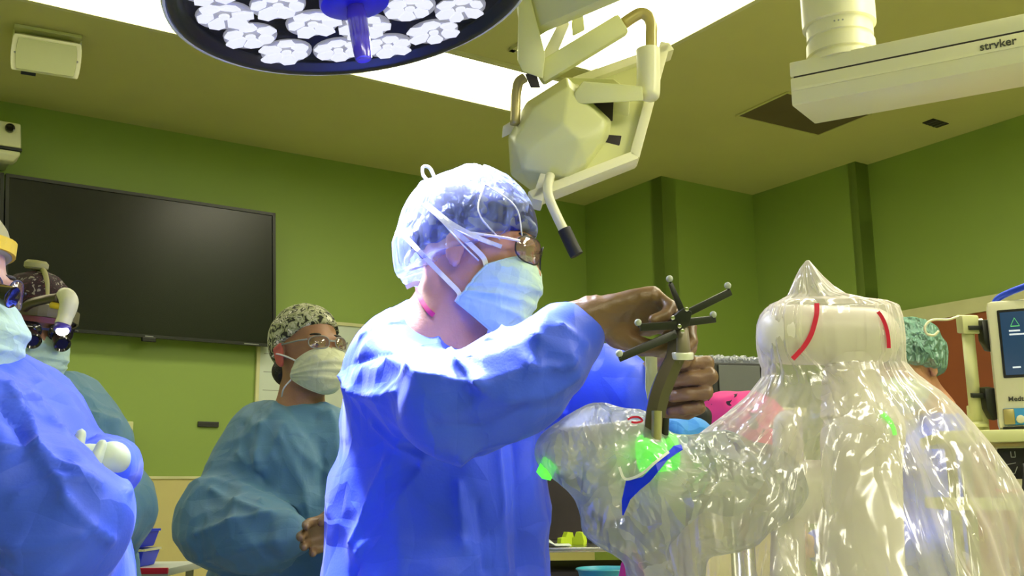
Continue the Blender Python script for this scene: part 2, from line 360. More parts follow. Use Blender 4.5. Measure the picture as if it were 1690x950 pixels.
def nets(prims, vox, cuts=(), smooth=2, grow=0.0, holes=()):
    """surface of the smooth union; cuts = [(point, normal)] keep the side the normal points away from"""
    bb = [pbox(q) for q in prims]; lo = np.min([b[0] for b in bb], 0) - 3 * vox - grow; hi = np.max([b[1] for b in bb], 0) + 3 * vox + grow
    n = np.ceil((hi - lo) / vox).astype(int) + 1
    ax = [lo[i] + vox * np.arange(n[i]) for i in range(3)]
    D = np.full(n, 0.5, dtype=np.float64)
    for q, (bl, bh) in zip(prims, bb):
        pad = q[5] * 1.5 + 3 * vox + grow
        i0 = np.clip(((bl - pad - lo) / vox).astype(int), 0, n - 1); i1 = np.clip(((bh + pad - lo) / vox).astype(int) + 2, 1, n)
        sl = tuple(slice(i0[i], i1[i]) for i in range(3))
        X = np.stack(np.meshgrid(*[ax[i][sl[i]] for i in range(3)], indexing='ij'), -1)
        d = pdist(q, X) - grow; k = q[5]; cur = D[sl]
        if k > 0:
            h = np.clip(0.5 + 0.5 * (cur - d) / k, 0, 1); D[sl] = np.where(cur > 0.45, np.minimum(cur, d), cur + (d - cur) * h - k * h * (1 - h))
        else: D[sl] = np.minimum(cur, d)
    if cuts:
        X = np.stack(np.meshgrid(*ax, indexing='ij'), -1)
        for p, nn in cuts: D = np.maximum(D, (X - np.array(p)) @ nrm(nn))
    if holes:
        X = np.stack(np.meshgrid(*ax, indexing='ij'), -1)
        for q in holes: D = np.maximum(D, -pdist(q, X))
    D[0] = D[-1] = 0.5; D[:, 0] = D[:, -1] = 0.5; D[:, :, 0] = D[:, :, -1] = 0.5
    S = D < 0
    off = [(i, j, k) for i in (0, 1) for j in (0, 1) for k in (0, 1)]
    m = n - 1
    def cn(o): return tuple(slice(o[i], o[i] + m[i]) for i in range(3))
    cnt = sum(S[cn(o)].astype(np.int8) for o in off); act = (cnt > 0) & (cnt < 8)
    idx = np.full(m, -1, dtype=np.int64); ci = np.argwhere(act); idx[act] = np.arange(len(ci))
    acc = np.zeros((len(ci), 3)); wt = np.zeros(len(ci))
    for a in off:
        for x in range(3):
            if a[x]: continue
            b = list(a); b[x] = 1; b = tuple(b)
            da = D[tuple((ci + a).T)]; db = D[tuple((ci + b).T)]; cr = (da < 0) != (db < 0)
            t = np.where(cr, da / np.where(cr, da - db, 1), 0); p = np.array(a, float)[None] + t[:, None] * (np.array(b) - np.array(a))[None]
            acc += p * cr[:, None]; wt += cr
    Vv = lo + vox * (ci + acc / wt[:, None])
    Fs = []
    for x in range(3):
        y, z = (x + 1) % 3, (x + 2) % 3
        s1 = [slice(None)] * 3; s2 = [slice(None)] * 3; s1[x] = slice(0, -1); s2[x] = slice(1, None)
        ch = S[tuple(s1)] != S[tuple(s2)]; e = np.argwhere(ch)
        ok = (e[:, y] > 0) & (e[:, z] > 0) & (e[:, y] < n[y] - 1) & (e[:, z] < n[z] - 1); e = e[ok]
        ins = S[tuple(e.T)]
        def at(dy, dz): q = e.copy(); q[:, y] += dy; q[:, z] += dz; return idx[tuple(q.T)]
        F = np.stack([at(-1, -1), at(0, -1), at(0, 0), at(-1, 0)], 1)
        F[~ins] = F[~ins][:, ::-1]; Fs.append(F)
    Fc = np.concatenate(Fs)
    Fc = Fc[(Fc >= 0).all(1)]
    for _ in range(smooth): Vv = lap(Vv, Fc, 0.5)
    return Vv, Fc
def edges_of(Fc): return np.concatenate([np.stack([Fc[:, i], Fc[:, (i + 1) % 4]], 1) for i in range(4)])
def lap(Vv, Fc, a=0.5):
    E = edges_of(Fc); A = np.zeros_like(Vv); c = np.zeros(len(Vv))
    for j in range(3):
        A[:, j] = np.bincount(E[:, 0], Vv[E[:, 1], j], len(Vv)) + np.bincount(E[:, 1], Vv[E[:, 0], j], len(Vv))
    c = np.bincount(E.ravel(), minlength=len(Vv)).astype(float); c[c == 0] = 1
    return Vv * (1 - a) + a * A / c[:, None]
def vnormals(Vv, Fc):
    nn = np.cross(Vv[Fc[:, 2]] - Vv[Fc[:, 0]], Vv[Fc[:, 3]] - Vv[Fc[:, 1]]); N = np.zeros_like(Vv)
    for i in range(4):
        for j in range(3): N[:, j] += np.bincount(Fc[:, i], nn[:, j], len(Vv))
    return N / (np.linalg.norm(N, axis=1)[:, None] + 1e-12)
_T = RNG.random((64, 64, 64))
def vnoise(p):
    i = np.floor(p).astype(int); f = p - i; f = f * f * (3 - 2 * f); r = 0
    for a in (0, 1):
        for b in (0, 1):
            for c in (0, 1):
                wgt = (f[:, 0] if a else 1 - f[:, 0]) * (f[:, 1] if b else 1 - f[:, 1]) * (f[:, 2] if c else 1 - f[:, 2])
                r = r + wgt * _T[(i[:, 0] + a) % 64, (i[:, 1] + b) % 64, (i[:, 2] + c) % 64]
    return r
def ridged(p, sc, warp=0.6, seed=0.0):
    q = p * np.array(sc) + seed
    q = q + warp * np.stack([vnoise(q * 0.7 + 5.1), vnoise(q * 0.7 + 19.3), vnoise(q * 0.7 + 37.7)], 1)
    return 1 - np.abs(2 * vnoise(q) - 1) * 2
def crease(Vv, pts, width, amp):        # raised fold along a polyline (negative amp: a valley), sharp crest
    D = np.full(len(Vv), 9.0)
    for a, b in zip(pts[:-1], pts[1:]):
        ba = b - a; t = np.clip(((Vv - a) @ ba) / max(ba @ ba, 1e-9), 0, 1); D = np.minimum(D, np.linalg.norm(Vv - a - t[:, None] * ba, axis=1))
    return amp * np.exp(-D / width)
def facets(p, sc, warp=0.5, seed=0.0):   # sharp crests between shallow hollows, as in crumpled sheet
    q = p * np.array(sc) + seed; q = q + warp * np.stack([vnoise(q * 0.6 + 3.3), vnoise(q * 0.6 + 13.1), vnoise(q * 0.6 + 29.9)], 1)
    i = np.floor(q).astype(int); best = np.full(len(q), 9.0)
    for a in (-1, 0, 1):
        for b in (-1, 0, 1):
            for c in (-1, 0, 1):
                j = (i + (a, b, c)) % 64; r = np.stack([_T[j[:, 0], j[:, 1], j[:, 2]], _T[j[:, 1], j[:, 2], j[:, 0]], _T[j[:, 2], j[:, 0], (j[:, 1] + 17) % 64]], 1)
                e = q - (i + (a, b, c)) - r; best = np.minimum(best, (e * e).sum(1) + 0.3 * r[:, 0])
    return np.clip(best, 0, 1.2)
def fold_field(Vv, amp=0.006, zc=1.0, seed=0.0):
    d = amp * 0.5 * (ridged(Vv, (5, 5, 3.2), 0.8, seed) - 0.2) + amp * 2.4 * (facets(Vv, (7, 7, 5), 0.9, seed + 9) - 0.3) + amp * 0.8 * (facets(Vv, (17, 17, 13), 0.9, seed + 4) - 0.3)
    lowz = np.clip((zc - Vv[:, 2]) / 0.35, 0, 1)
    cx = Vv.mean(0); th = np.arctan2(Vv[:, 1] - cx[1], Vv[:, 0] - cx[0]); q = np.stack([th * 2.2, th * 0 + seed, Vv[:, 2] * 0.8], 1)
    return d * (1 - 0.6 * lowz) + lowz * 0.020 * (ridged(q, (1, 1, 1), 0.5, seed) - 0.3)
def garment(name, prims, vox, m, parent, amp=0.006, zc=1.0, seed=0.0, cuts=(), creases=(), smooth=3, grow=0.0, **kw):
    Vv, Fc = nets(prims, vox, cuts, smooth, grow)
    N = vnormals(Vv, Fc); d = fold_field(Vv, amp, zc, seed)
    if creases:
        tree = BVHTree.FromPolygons([tuple(v) for v in Vv], [tuple(f) for f in Fc])
        for pts, wd, am in creases:
            q = [snap(tree, x, y) for x, y in pts]; q = [t for t in q if t is not None]
            if len(q) > 1: d = d + crease(Vv, q, wd, am)
    Vv = Vv + N * d[:, None]
    return mk(name, Vv, Fc, m, parent, True, **kw)
# ================================================================== THE ROOM
H = 3.0; CZ = H
def wallslab(name, p, q, z0, z1, out, m, th=0.10):
    p = np.array(p); q = np.array(q); out = np.array(out) * th
    loop = [p + UZ * z0, q + UZ * z0, q + UZ * z1, p + UZ * z1]
    o = MB().slab(loop, out).mk(name, m); o['kind'] = 'structure'; return o
A0, A1, AR, AR2, B0, BT, BM = -2.6, 3.67, 4.375, 4.45, -2.4, 4.76, 4.07
wallslab('wall_left', W(A0, BT, 0), W(A1, BT, 0), 0, H, U2, 'wall')
wallslab('wall_corner', W(A1, BT, 0), W(A1, BM, 0), 0, H, U1, 'wall')
wallslab('wall_pier', W(A1, BM, 0), W(AR, BM, 0), 0, H, U2, 'wall')
wallslab('wall_right', W(AR, BM, 0), W(AR, 3.34, 0), 0, H, U1, 'wall')
wallslab('wall_far_right', W(AR2 + 0.03, 3.34, 0), W(AR2 + 0.03, B0, 0), 0, H, U1, 'wall')
wallslab('wall_step', W(AR, 3.34, 0), W(AR2 + 0.03, 3.34, 0), 0, H, U2, 'wall', 0.05)
wallslab('wall_back', W(A0, B0, 0), W(AR2 + .03, B0, 0), 0, H, -U2, 'wall')
wallslab('wall_side', W(A0, B0, 0), W(A0, BT, 0), 0, H, -U1, 'wall')
o = MB().slab([W(A0, B0, 0), W(AR2 + .2, B0, 0), W(AR2 + .2, BT, 0), W(A0, BT, 0)], -UZ * 0.1).mk('floor', 'floor'); o['kind'] = 'structure'
# ceiling with cut-outs for the lit troffers
TRO = [(-2.35, -1.17, 3.25, 3.68), (-1.12, 0.06, 3.25, 3.68), (0.10, 1.32, 3.25, 3.68), (1.36, 2.58, 3.25, 3.68),
       (2.06, 2.58, 1.95, 3.13), (2.06, 2.58, 0.67, 1.85), (2.06, 2.58, -0.6, 0.57), (0.10, 1.32, -1.30, -0.85), (-1.15, 0.06, -1.30, -0.85), (3.05, 3.57, -2.1, -0.7)]  # unseen panels behind the camera added as fill, last one for television reflection
HATCH = None
def ceiling():
    xs = sorted({A0 - .1, AR2 + .2} | {t[0] for t in TRO} | {t[1] for t in TRO}); ys = sorted({B0 - .1, BT + .1} | {t[2] for t in TRO} | {t[3] for t in TRO})
    vs = []; ix = {}; fs = []
    for x in xs:
        for y in ys: ix[x, y] = len(vs); vs.append(W(x, y, H))
    for i in range(len(xs) - 1):
        for j in range(len(ys) - 1):
            cx, cy = (xs[i] + xs[i + 1]) / 2, (ys[j] + ys[j + 1]) / 2
            if any(t[0] < cx < t[1] and t[2] < cy < t[3] for t in TRO): continue
            fs.append((ix[xs[i], ys[j]], ix[xs[i + 1], ys[j]], ix[xs[i + 1], ys[j + 1]], ix[xs[i], ys[j + 1]]))
    o = mk('ceiling', vs, fs, 'ceil', None, False, kind='structure')
    mo = o.modifiers.new('thick', 'SOLIDIFY'); mo.thickness = 0.02; mo.offset = 1
    b = bmesh.new(); b.from_mesh(o.data)
    for f in b.faces:
        if f.normal.z > 0: f.normal_flip()
    b.to_mesh(o.data); b.free(); mo.offset = -1
    return o
ceiling()
TLAB = ['lit ceiling light panel far to the left beyond the frame', 'lit ceiling light panel at the left end of the row', 'lit ceiling light panel at top left, partly hidden by the round surgical lamp',
        'lit ceiling light panel in the row, just behind the white monitor arms', 'long lit ceiling light panel running toward the camera between monitor arms and boom',
        'added unseen ceiling light panel above and beside the camera, brightened as fill', 'added unseen ceiling light panel behind the camera on the right, brightened as fill', 'added unseen ceiling light panel behind the camera, brightened as fill', 'added unseen ceiling light panel behind the camera on the left, brightened as fill', 'added unseen ceiling fill panel far behind the camera on the right, for television reflection']
for i, (a0, a1, b0, b1) in enumerate(TRO):
    c = W((a0 + a1) / 2, (b0 + b1) / 2, H)
    t = new_empty('ceiling_light', c, TLAB[i], 'ceiling light', 'recessed ceiling lights')
    fr = MB(); th = 0.022
    for (p, q) in (((a0, b0), (a1, b0)), ((a1, b0), (a1, b1)), ((a1, b1), (a0, b1)), ((a0, b1), (a0, b0))):
        p3 = W(*p, H - 0.004); q3 = W(*q, H - 0.004); n = np.cross(UZ, nrm(q3 - p3))
        fr.span(p3 + n * th / 2, q3 + n * th / 2, n * th / 2, UZ * 0.010)
    fr.mk('frame', 'trim', t)
    MB().slab([W(a0 + .01, b0 + .01, H + .012), W(a1 - .01, b0 + .01, H + .012), W(a1 - .01, b1 - .01, H + .012), W(a0 + .01, b1 - .01, H + .012)], UZ * 0.01).mk('diffuser', 'diffuser' if i < 5 else 'diffuser_fill', t)
# lower wall panel (its top edge meets the wall near eye height of the camera) and cap strip
zp = hit_b(265, 790, BT)[2]
def trimslab(name, p, q, z0, z1, inn, m, th):
    return wallslab(name, p, q, z0, z1, inn, m, th)
trimslab('trim_1', W(A0, BT - .001, 0), W(A1, BT - .001, 0), 0.0, zp, -U2, 'beige', 0.012)
trimslab('trim_2', W(A0, BT - .001, 0), W(A1, BT - .001, 0), zp, zp + 0.012, -U2, 'trim', 0.018)
# ceiling hatch and small grille
hp = [hit_z(1215, 190, H), hit_z(1350, 222, H), hit_z(1437, 187, H)]; hp.append(hp[0] + hp[2] - hp[1])
t = new_empty('ceiling_hatch', sum(hp) / 4, 'dark square access opening in the ceiling behind the end of the boom', 'hatch')
MB().slab([p - UZ * .003 for p in hp], UZ * 0.002).mk('panel', M['hatch'] if 'hatch' in M else mat('brown_hatch', (0.13, 0.10, 0.045), 0.8), t)
fr = MB()
for i in range(4):
    p, q = hp[i] - UZ * .004, hp[(i + 1) % 4] - UZ * .004; n = nrm(np.cross(UZ, q - p)); fr.span(p, q, n * 0.006, UZ * 0.003)
fr.mk('frame', 'ceil', t)
gp = [hit_z(x, y, H) for x, y in ((1522, 202), (1546, 210), (1566, 203), (1540, 195))]
t = new_empty('ceiling_grille', sum(gp) / 4, 'small dark square grille in the ceiling below the boom beam', 'vent')
MB().slab([p - UZ * .004 for p in gp], UZ * 0.003).mk('backing', 'dark', t)
g = MB()
for k in range(1, 4):
    f = k / 4; g.span(gp[0] * (1 - f) + gp[1] * f - UZ * .005, gp[3] * (1 - f) + gp[2] * f - UZ * .005, U1 * 0.002, UZ * 0.001)
g.mk('slat', 'charcoal', t)

# ------------------------------------------------------------------ television(s)
def tv(cor, label, logo=True):
    TL, TR, BR, BL = cor; X = nrm(TR - TL); Yv = nrm((TL - BL)); n = nrm(np.cross(X, Yv))      # n points to the room
    c = (TL + TR + BR + BL) / 4; wd = np.linalg.norm(TR - TL) / 2; hg = np.linalg.norm(TL - BL) / 2
    t = new_empty('wall_television', c + U2 * 0.05, label, 'television', 'screens on the left wall')
    MB().box(c - n * 0.030, X * wd, Yv * hg, n * 0.020, 0.004).mk('housing', 'black', t)
    fr = MB(); bz = 0.014
    for s in (-1, 1):
        fr.box(c + Yv * s * (hg - bz / 2) - n * .006, X * wd, Yv * bz / 2, n * 0.006); fr.box(c + X * s * (wd - bz / 2) - n * .006, X * bz / 2, Yv * hg, n * 0.006)
    fr.mk('bezel', 'black', t)
    MB().box(c - n * 0.0095, X * (wd - bz), Yv * (hg - bz), n * 0.002).mk('screen', 'screen', t)
    if logo:
        pd = MB().box(c - Yv * (hg + 0.008) - n * .01, X * 0.03, Yv * 0.010, n * 0.012, 0.003).mk('sensor', 'black', t)
        MB().box(c - Yv * (hg - 0.006) + n * .0008, X * 0.018, Yv * 0.002, n * 0.0006).mk('maker_mark', 'grey', t)
        MB().box(c - Yv * (hg - 0.006) + X * (wd - 0.12) + n * .0008, X * 0.035, Yv * 0.0022, n * 0.0006).mk('model_mark', 'grey', t)
    wp = c + U2 * (BT - c @ U2)
    MB().span(c - n * 0.045, wp - U2 * 0.002, X * 0.15, UZ * 0.12).mk('wall_mount', 'black', t)
    return t
tvc = [hit_b(14, 284, 4.60), hit_b(458, 350, 4.60), hit_b(446, 578, 4.66), hit_b(10, 537, 4.66)]
tv(tvc, 'large black flat television on the green wall, whole screen in view')
Xt = nrm(tvc[1] - tvc[0]); sh = -Xt * (np.linalg.norm(tvc[1] - tvc[0]) + 0.006)
tv([p + sh for p in tvc], 'second black screen cut off by the left edge of the frame', False)

# whiteboard, slot, box on the wall
c0, c1, c2, c3 = (hit_b(x, y, BT) for x, y in ((427, 525), (640, 540), (640, 694), (424, 690)))
z1 = (c0[2] + c1[2]) / 2; z0 = 1.36
a0 = c0 @ U1; a1 = c1 @ U1
t = new_empty('white_board', W((a0 + a1) / 2, BT, (z0 + z1) / 2), 'white board with pale frame on the green wall behind the man in patterned cap', 'board')
MB().slab([W(a0, BT - .002, z0), W(a1, BT - .002, z0), W(a1, BT - .002, z1), W(a0, BT - .002, z1)], -U2 * 0.008).mk('panel', 'paper', t)
fr = MB()
for p, q in (((a0, z0), (a1, z0)), ((a1, z0), (a1, z1)), ((a1, z1), (a0, z1)), ((a0, z1), (a0, z0))):
    fr.span(W(p[0], BT - .010, p[1]), W(q[0], BT - .010, q[1]), U2 * 0.009, (UZ if p[1] == q[1] else U1) * 0.008)
fr.mk('frame', 'trim', t)
for k in range(1, 9): z = z0 + (z1 - z0) * k / 9; MB().span(W(a0 + .03, BT - .0105, z), W(a0 + .17, BT - .0105, z), U2 * 0.0006, UZ * 0.0015).mk('ruled_line', 'grey', t)
p = hit_b(343, 700, BT)
t = new_empty('wall_slot', p, 'small black horizontal slot plate on the green wall under the television', 'wall plate')
MB().box(p - U2 * .006, U1 * 0.048, U2 * 0.005, UZ * 0.0125, 0.002).mk('plate', 'black', t)
MB().box(p - U2 * .0115, U1 * 0.040, U2 * 0.001, UZ * 0.004).mk('insert', 'rubber', t)
p = hit_b(196, 705, BT)
MB().hull([p + U1 * x + UZ * z - U2 * y for x in (-.05, .042) for z in (-.10, .022) for y in (0.001, .085)], 0.004).mk('wall_box', 'cream', None, label='cream box on the green wall beside the shoulder of the headlamp wearer', cat='wall box')

# ------------------------------------------------------------------ PTZ camera at the left edge
t = new_empty('wall_camera', hit_b(12, 265, BT - .1), 'white swivelling room camera on the wall above the television', 'camera')
q = lambda x, y: hit_b(x, y, BT - 0.16)
c = q(11, 236); MB().hull([c + U1 * x + UZ * z - U2 * y for x, y, z in ((-.06, .05, -.03), (.052, .05, -.03), (-.06, -.05, -.03), (.052, -.05, -.03), (-.05, .05, .078), (.042, .05, .078), (-.05, -.05, .078), (.042, -.05, .078))], 0.010, 3).mk('camera_head', 'cream_white', t)
l = q(13, 218)
lz = MB().lathe(l - U2 * 0.052, -U2, [(0, .019), (.012, .019), (.013, .015), (.006, .014)], 28).mk('lens', 'lens', t)
auto(lz)
MB().box(c - UZ * .036, U1 * 0.055, U2 * 0.052, UZ * 0.006, 0.002).mk('swivel_band', 'black', t)
MB().hull([c + U1 * x - U2 * y + UZ * z for x in (-.058, .05) for y in (-.05, .05) for z in (-.044, -.06)] + [c + U1 * x - U2 * y - UZ * .085 for x in (-.035, .03) for y in (-.03, .03)], 0.008, 3).mk('base', 'cream_white', t)
MB().span(c + U2 * .04 - UZ * .06, c + U2 * (BT - 0.001 - c @ U2) - UZ * .06, U1 * 0.02, UZ * 0.015).mk('bracket', 'cream_white', t)

# ------------------------------------------------------------------ ceiling speaker, top left
sp = [P(25, 53, 3.46), P(133, 71, 3.56), P(123, 134, 3.64), P(23, 116, 3.54)]
sc_ = sum(sp) / 4; X = nrm(sp[1] - sp[0]); Yv = nrm(sp[0] - sp[3]); Yv = nrm(Yv - X * (X @ Yv)); n = nrm(np.cross(X, Yv))
t = new_empty('wall_speaker', sc_ + UZ * .1, 'white box loudspeaker hanging from the ceiling at top left', 'speaker')
hw, hh = np.linalg.norm(sp[1] - sp[0]) / 2, np.linalg.norm(sp[0] - sp[3]) / 2
# cabinet outline: the left and right cheeks bulge outwards
def cheek(s, inset=0.0): return [sc_ + X * s * (hw - inset + 0.010 * math.cos(a)) + Yv * (hh - inset) * math.sin(a) for a in np.linspace(-1.3, 1.3, 9) * (1 if s > 0 else -1)]
loop = cheek(1) + cheek(-1)
MB().hull([p for p in loop] + [sc_ + (p - sc_) * 0.62 - n * 0.13 for p in loop], 0.004).mk('cabinet', 'cream_white', t)
gl_ = [sc_ + (p - sc_) * 0.86 for p in loop]
gr = MB().hull([p + n * 0.001 for p in gl_] + [p + n * 0.007 for p in gl_], 0.002).mk('grille', 'cream_dim', t)
for s in (-1, 1): auto(MB().lathe(sc_ + X * s * hw * 0.96 + n * .0015, n, [(0, .004), (.002, .003)], 12).mk('screw', 'grey', t))
MB().box(sc_ - Yv * (hh + .005) - X * hw * 0.5 - n * 0.02, X * 0.025, Yv * 0.006, n * 0.012).mk('connector', 'black', t)
top = sc_ - n * 0.06 + Yv * hh * 0.9
br = MB()
for s in (-1, 1): br.span(sc_ + X * s * hw * 1.04 - n * .05, V(*(sc_ + X * s * hw * 1.04 - n * .05)[:2], H - .01), X * 0.003, nrm(np.cross(UZ, X)) * 0.018)
br.span(V(*(sc_ - X * hw * 1.04 - n * .05)[:2], H - .008), V(*(sc_ + X * hw * 1.04 - n * .05)[:2], H - .008), nrm(np.cross(UZ, X)) * 0.05, UZ * 0.006)
br.mk('yoke_bracket', 'cream', t)

# ------------------------------------------------------------------ surgical lamp
t = new_empty('surgical_lamp', LAMP_C, 'large round surgical lamp head, lit, with violet-blue centre handle', 'surgical lamp')
n = LAMP_N; e1 = nrm(np.cross(n, (0, 1, 0))); e2 = np.cross(n, e1); R_ = LAMP_R; K_ = 1.25
sc_k = lambda prof: [(h * K_, r * K_) for h, r in prof]; r_ = R_ / K_
MB().lathe(LAMP_C, n, sc_k([(-.075, .05), (-.07, .12), (-.055, .20), (-.03, .255), (-.012, r_ - .004), (-.004, r_), (0.002, r_ - .001), (.004, r_ - .005), (0.0, r_ - .007), (-.03, r_ - .012)]), 96).mk('housing', 'cream_white', t, True)
MB().lathe(LAMP_C, n, sc_k([(-.010, r_ - .006), (.002, r_ - .006), (.0055, r_ - .011), (.003, r_ - .022), (-.008, r_ - .025), (-.010, r_ - .03)]), 96).mk('rim', 'black', t, True)
o = MB().lathe(LAMP_C, n, sc_k([(-.028, r_ - .02), (-.012, r_ - .022), (-.012, .01), (-.028, .01)]), 96).mk('face_plate', 'glass_face', t, True); auto(o, 30)
# reflector pods: clusters of bright petals around each LED
def pod(cx, cy, r, seed):
    rr = random.Random(seed); base = LAMP_C + (e1 * cx + e2 * cy - n * 0.009) * K_; r = r * K_
    cup = MB(); cup.lathe(base, n, [(0, r), (.005, r * .98), (.004, r * .80), (-.001, r * .3)], 24)
    oc = cup.mk('reflector', 'led2', t, True)
    pm = MB(); k = 6; ph = rr.random() * 6
    for i in range(k):
        wd = .55 + .35 * rr.random(); a0 = ph + i * 2 * math.pi / k; a1 = a0 + 2 * math.pi / k * wd; am = (a0 + a1) / 2; ex = .86 + .26 * rr.random()
        f = lambda rad_, a, h: base + (e1 * math.cos(a) + e2 * math.sin(a)) * rad_ + n * h
        r0, r1 = r * (.25 + .2 * rr.random()), r * ex
        lp = [f(r0, a0, .0045), f(r0, a1, .0045), f(r * .75, a1 + .12, .008), f(r1, am + .2, .0085), f(r1, am - .2, .0085), f(r * .75, a0 - .12, .008)]
        pm.slab(lp, -n * 0.004)
    pm.lathe(base, n, [(.004, r * .20), (.008, r * .18), (.009, r * .05)], 10)
    pm.mk('petals', 'led', oc)
pods = []
for ring, cnt, rad_, r in ((0, 8, 0.110, 0.041), (1, 15, 0.196, 0.041)):
    for i in range(cnt):
        a = i * 2 * math.pi / cnt + ring * 0.24; q_ = rad_ * (1 + .05 * math.sin(i * 2.3)); pods.append((q_ * math.cos(a), q_ * math.sin(a), r))
for i, (x, y, r) in enumerate(pods): pod(x, y, r, i)
o = MB().lathe(LAMP_C, n, sc_k([(-.012, .050), (.008, .052), (.012, .050), (.014, .044), (.016, .020)]), 48).mk('handle_hub', 'blue_plastic', t, True); auto(o)
o = MB().lathe(LAMP_C, n, sc_k([(.012, .0125), (.02, .0125), (.03, .0150), (.085, .0135), (.098, .0120), (.100, .010), (.098, .005)]), 32).mk('handle', 'blue_clear', t, True); auto(o)
# suspension fork up to the ceiling
ar = MB(); back = LAMP_C - n * 0.09
ar.tube(curve_pts([back, back - n * .10 + V(-.02, 0, 0), back + V(-.14, -.02, .22), back + V(-.16, -.04, .42)], 6), 0.024, 16)
ar.tube([back + V(-.16, -.04, .40), back + V(-.16, -.04, .52)], 0.032, 16); ar.tube([back + V(-.16, -.04, .50), back + V(.25, -.30, .56)], 0.032, 16)
ar.tube([back + V(.25, -.30, .54), V(*(back + V(.25, -.30, 0))[:2], H)], 0.036, 16)
ar.mk('suspension_arm', 'cream', t, True)

# ------------------------------------------------------------------ ceiling boom with the beam
zt = P(1374, 100, 2.30)[2]
bdir = nrm((0.872, -0.49, 0)); bper = V(-bdir[1], bdir[0], 0)
TLp = P(1302, 103, 2.16); BLp = P(1302, 175, 2.16)
ztop, zbot = TLp[2], BLp[2]; base = V(TLp[0], TLp[1], 0)
c1 = hit_z(1345, 205, zbot); c2 = hit_z(1437, 190, zbot)
# plan outline of the beam: chamfered end, two long sides
wid = abs((c1 - base) @ bper); Lb = 1.05
s1 = max(0.0, (c1 - base) @ bdir)
plan = [base, base + bdir * Lb, base + bdir * Lb + bper * wid * 1.02, base + bdir * s1 + bper * wid, base + bper * wid * 0.0]
plan = plan[:4]
t = new_empty('ceiling_boom', V(*P(1374, 60, 2.28)[:2], H), 'thick white ceiling boom with long horizontal beam at top right', 'ceiling boom')
zmid = ztop + (zbot - ztop) * 0.36
def prism(plan, z0, z1, name, m, bev=0.004): return auto(MB().hull([V(p[0], p[1], z) for p in plan for z in (z0, z1)], bev).mk(name, m, t))
prism(plan, ztop, zmid + .0012, 'beam_upper_shell', 'cream_white'); prism([p - bper * 0.0006 for p in plan], zmid - .0012, zbot, 'beam_lower_shell', 'cream_white')
MB().hull([V(*((p * .985 + sum(plan) / 4 * .015)[:2]), z) for p in plan for z in (zmid + .003, zmid - .003)]).mk('seam', 'dark', t)
# a raised rail along the near side of the lower shell
p0 = V(*plan[0][:2], zbot + (zmid - zbot) * .55); p1 = p0 + bdir * Lb
MB().span(p0 + bdir * .004 - bper * .0012, p1 - bdir * .01 - bper * .0012, bper * 0.0016, UZ * 0.003).mk('side_rail', 'cream_white', t)
cc = base + bdir * 0.100 + bper * (wid * 0.52); colc = V(cc[0], cc[1], 0)
dpt = cc[1]; rc = 61 / FPX * dpt
def zat(py): return P(1374, py, dpt)[2]
auto(MB().lathe(V(cc[0], cc[1], H), -UZ, [(0, rc * 1.03), (H - zat(45), rc * 1.03), (H - zat(45) + .002, rc * .95)], 64).mk('column_shroud', 'cream_white', t, True))
zc_ = ztop
auto(MB().lathe(V(cc[0], cc[1], zat(42)), -UZ, [(0, rc * .93), (.035, rc * .93), (.037, rc * .88), (.045, rc * .88), (.047, rc * .96), (.075, rc * .97), (.078, rc * .9), (.084, rc * .9), (.086, rc * 1.02), (zat(42) - ztop + .004, rc * 1.05)], 64).mk('column_collar', 'cream_white', t, True))
for k in range(3):
    q = V(cc[0], cc[1], zat(42) - .020); d = nrm(V(-cc[0], -cc[1], 0)); s = V(-d[1], d[0], 0); a = (k - 1) * 0.12
    dd = d * math.cos(a) + s * math.sin(a); auto(MB().lathe(q + dd * rc * .925, dd, [(0, .0022), (.0012, .002)], 8).mk('screw', 'grey', t))
tc_ = hit_z(1647, 73, 0)  # direction only
u = ray(1647, 73); d_ = ((V(base[0], base[1], 0) - V(CAM[0], CAM[1], 0)) @ bper) / (u @ bper); tp = CAM + u * d_
text_mesh('lettering', 'stryker', tp - bper * 0.0014, bdir, UZ, 0.0235, 'ink', t, bold=0.012)

# ------------------------------------------------------------------ flat monitor seen from behind, on its sprung arms
t = new_empty('ceiling_monitor', P(950, 60, 2.2) + UZ * .1, 'white ceiling-hung monitor seen from behind, with handle and curved yoke', 'monitor')
Yp = 2.32
pan = [P(1103, 78, Yp + .02), P(1052, 266, Yp - .10), P(878, 334, Yp - .16), P(905, 120, Yp - .02)]
nn = nrm(np.cross(pan[1] - pan[0], pan[2] - pan[0])); nn = nn if nn @ FW > 0 else -nn
pan[3] = pan[0] + (pan[2] - pan[1]) ; 
# panel slab: back sheet and a thicker rim
auto(MB().hull([p + nn * z for p in pan for z in (0.0, 0.03)], 0.006, 3).mk('panel', 'cream', t))
rim = MB(); cpan = sum(pan) / 4
for i in range(4):
    p, q_ = pan[i], pan[(i + 1) % 4]; inn = nrm(cpan - (p + q_) / 2); inn = nrm(inn - nrm(q_ - p) * (inn @ nrm(q_ - p)))
    rim.span(p + inn * .010 + nn * .005, q_ + inn * .010 + nn * .005, inn * 0.012, nn * 0.020, 0.004)
auto(rim.mk('rim', 'cream_white', t))
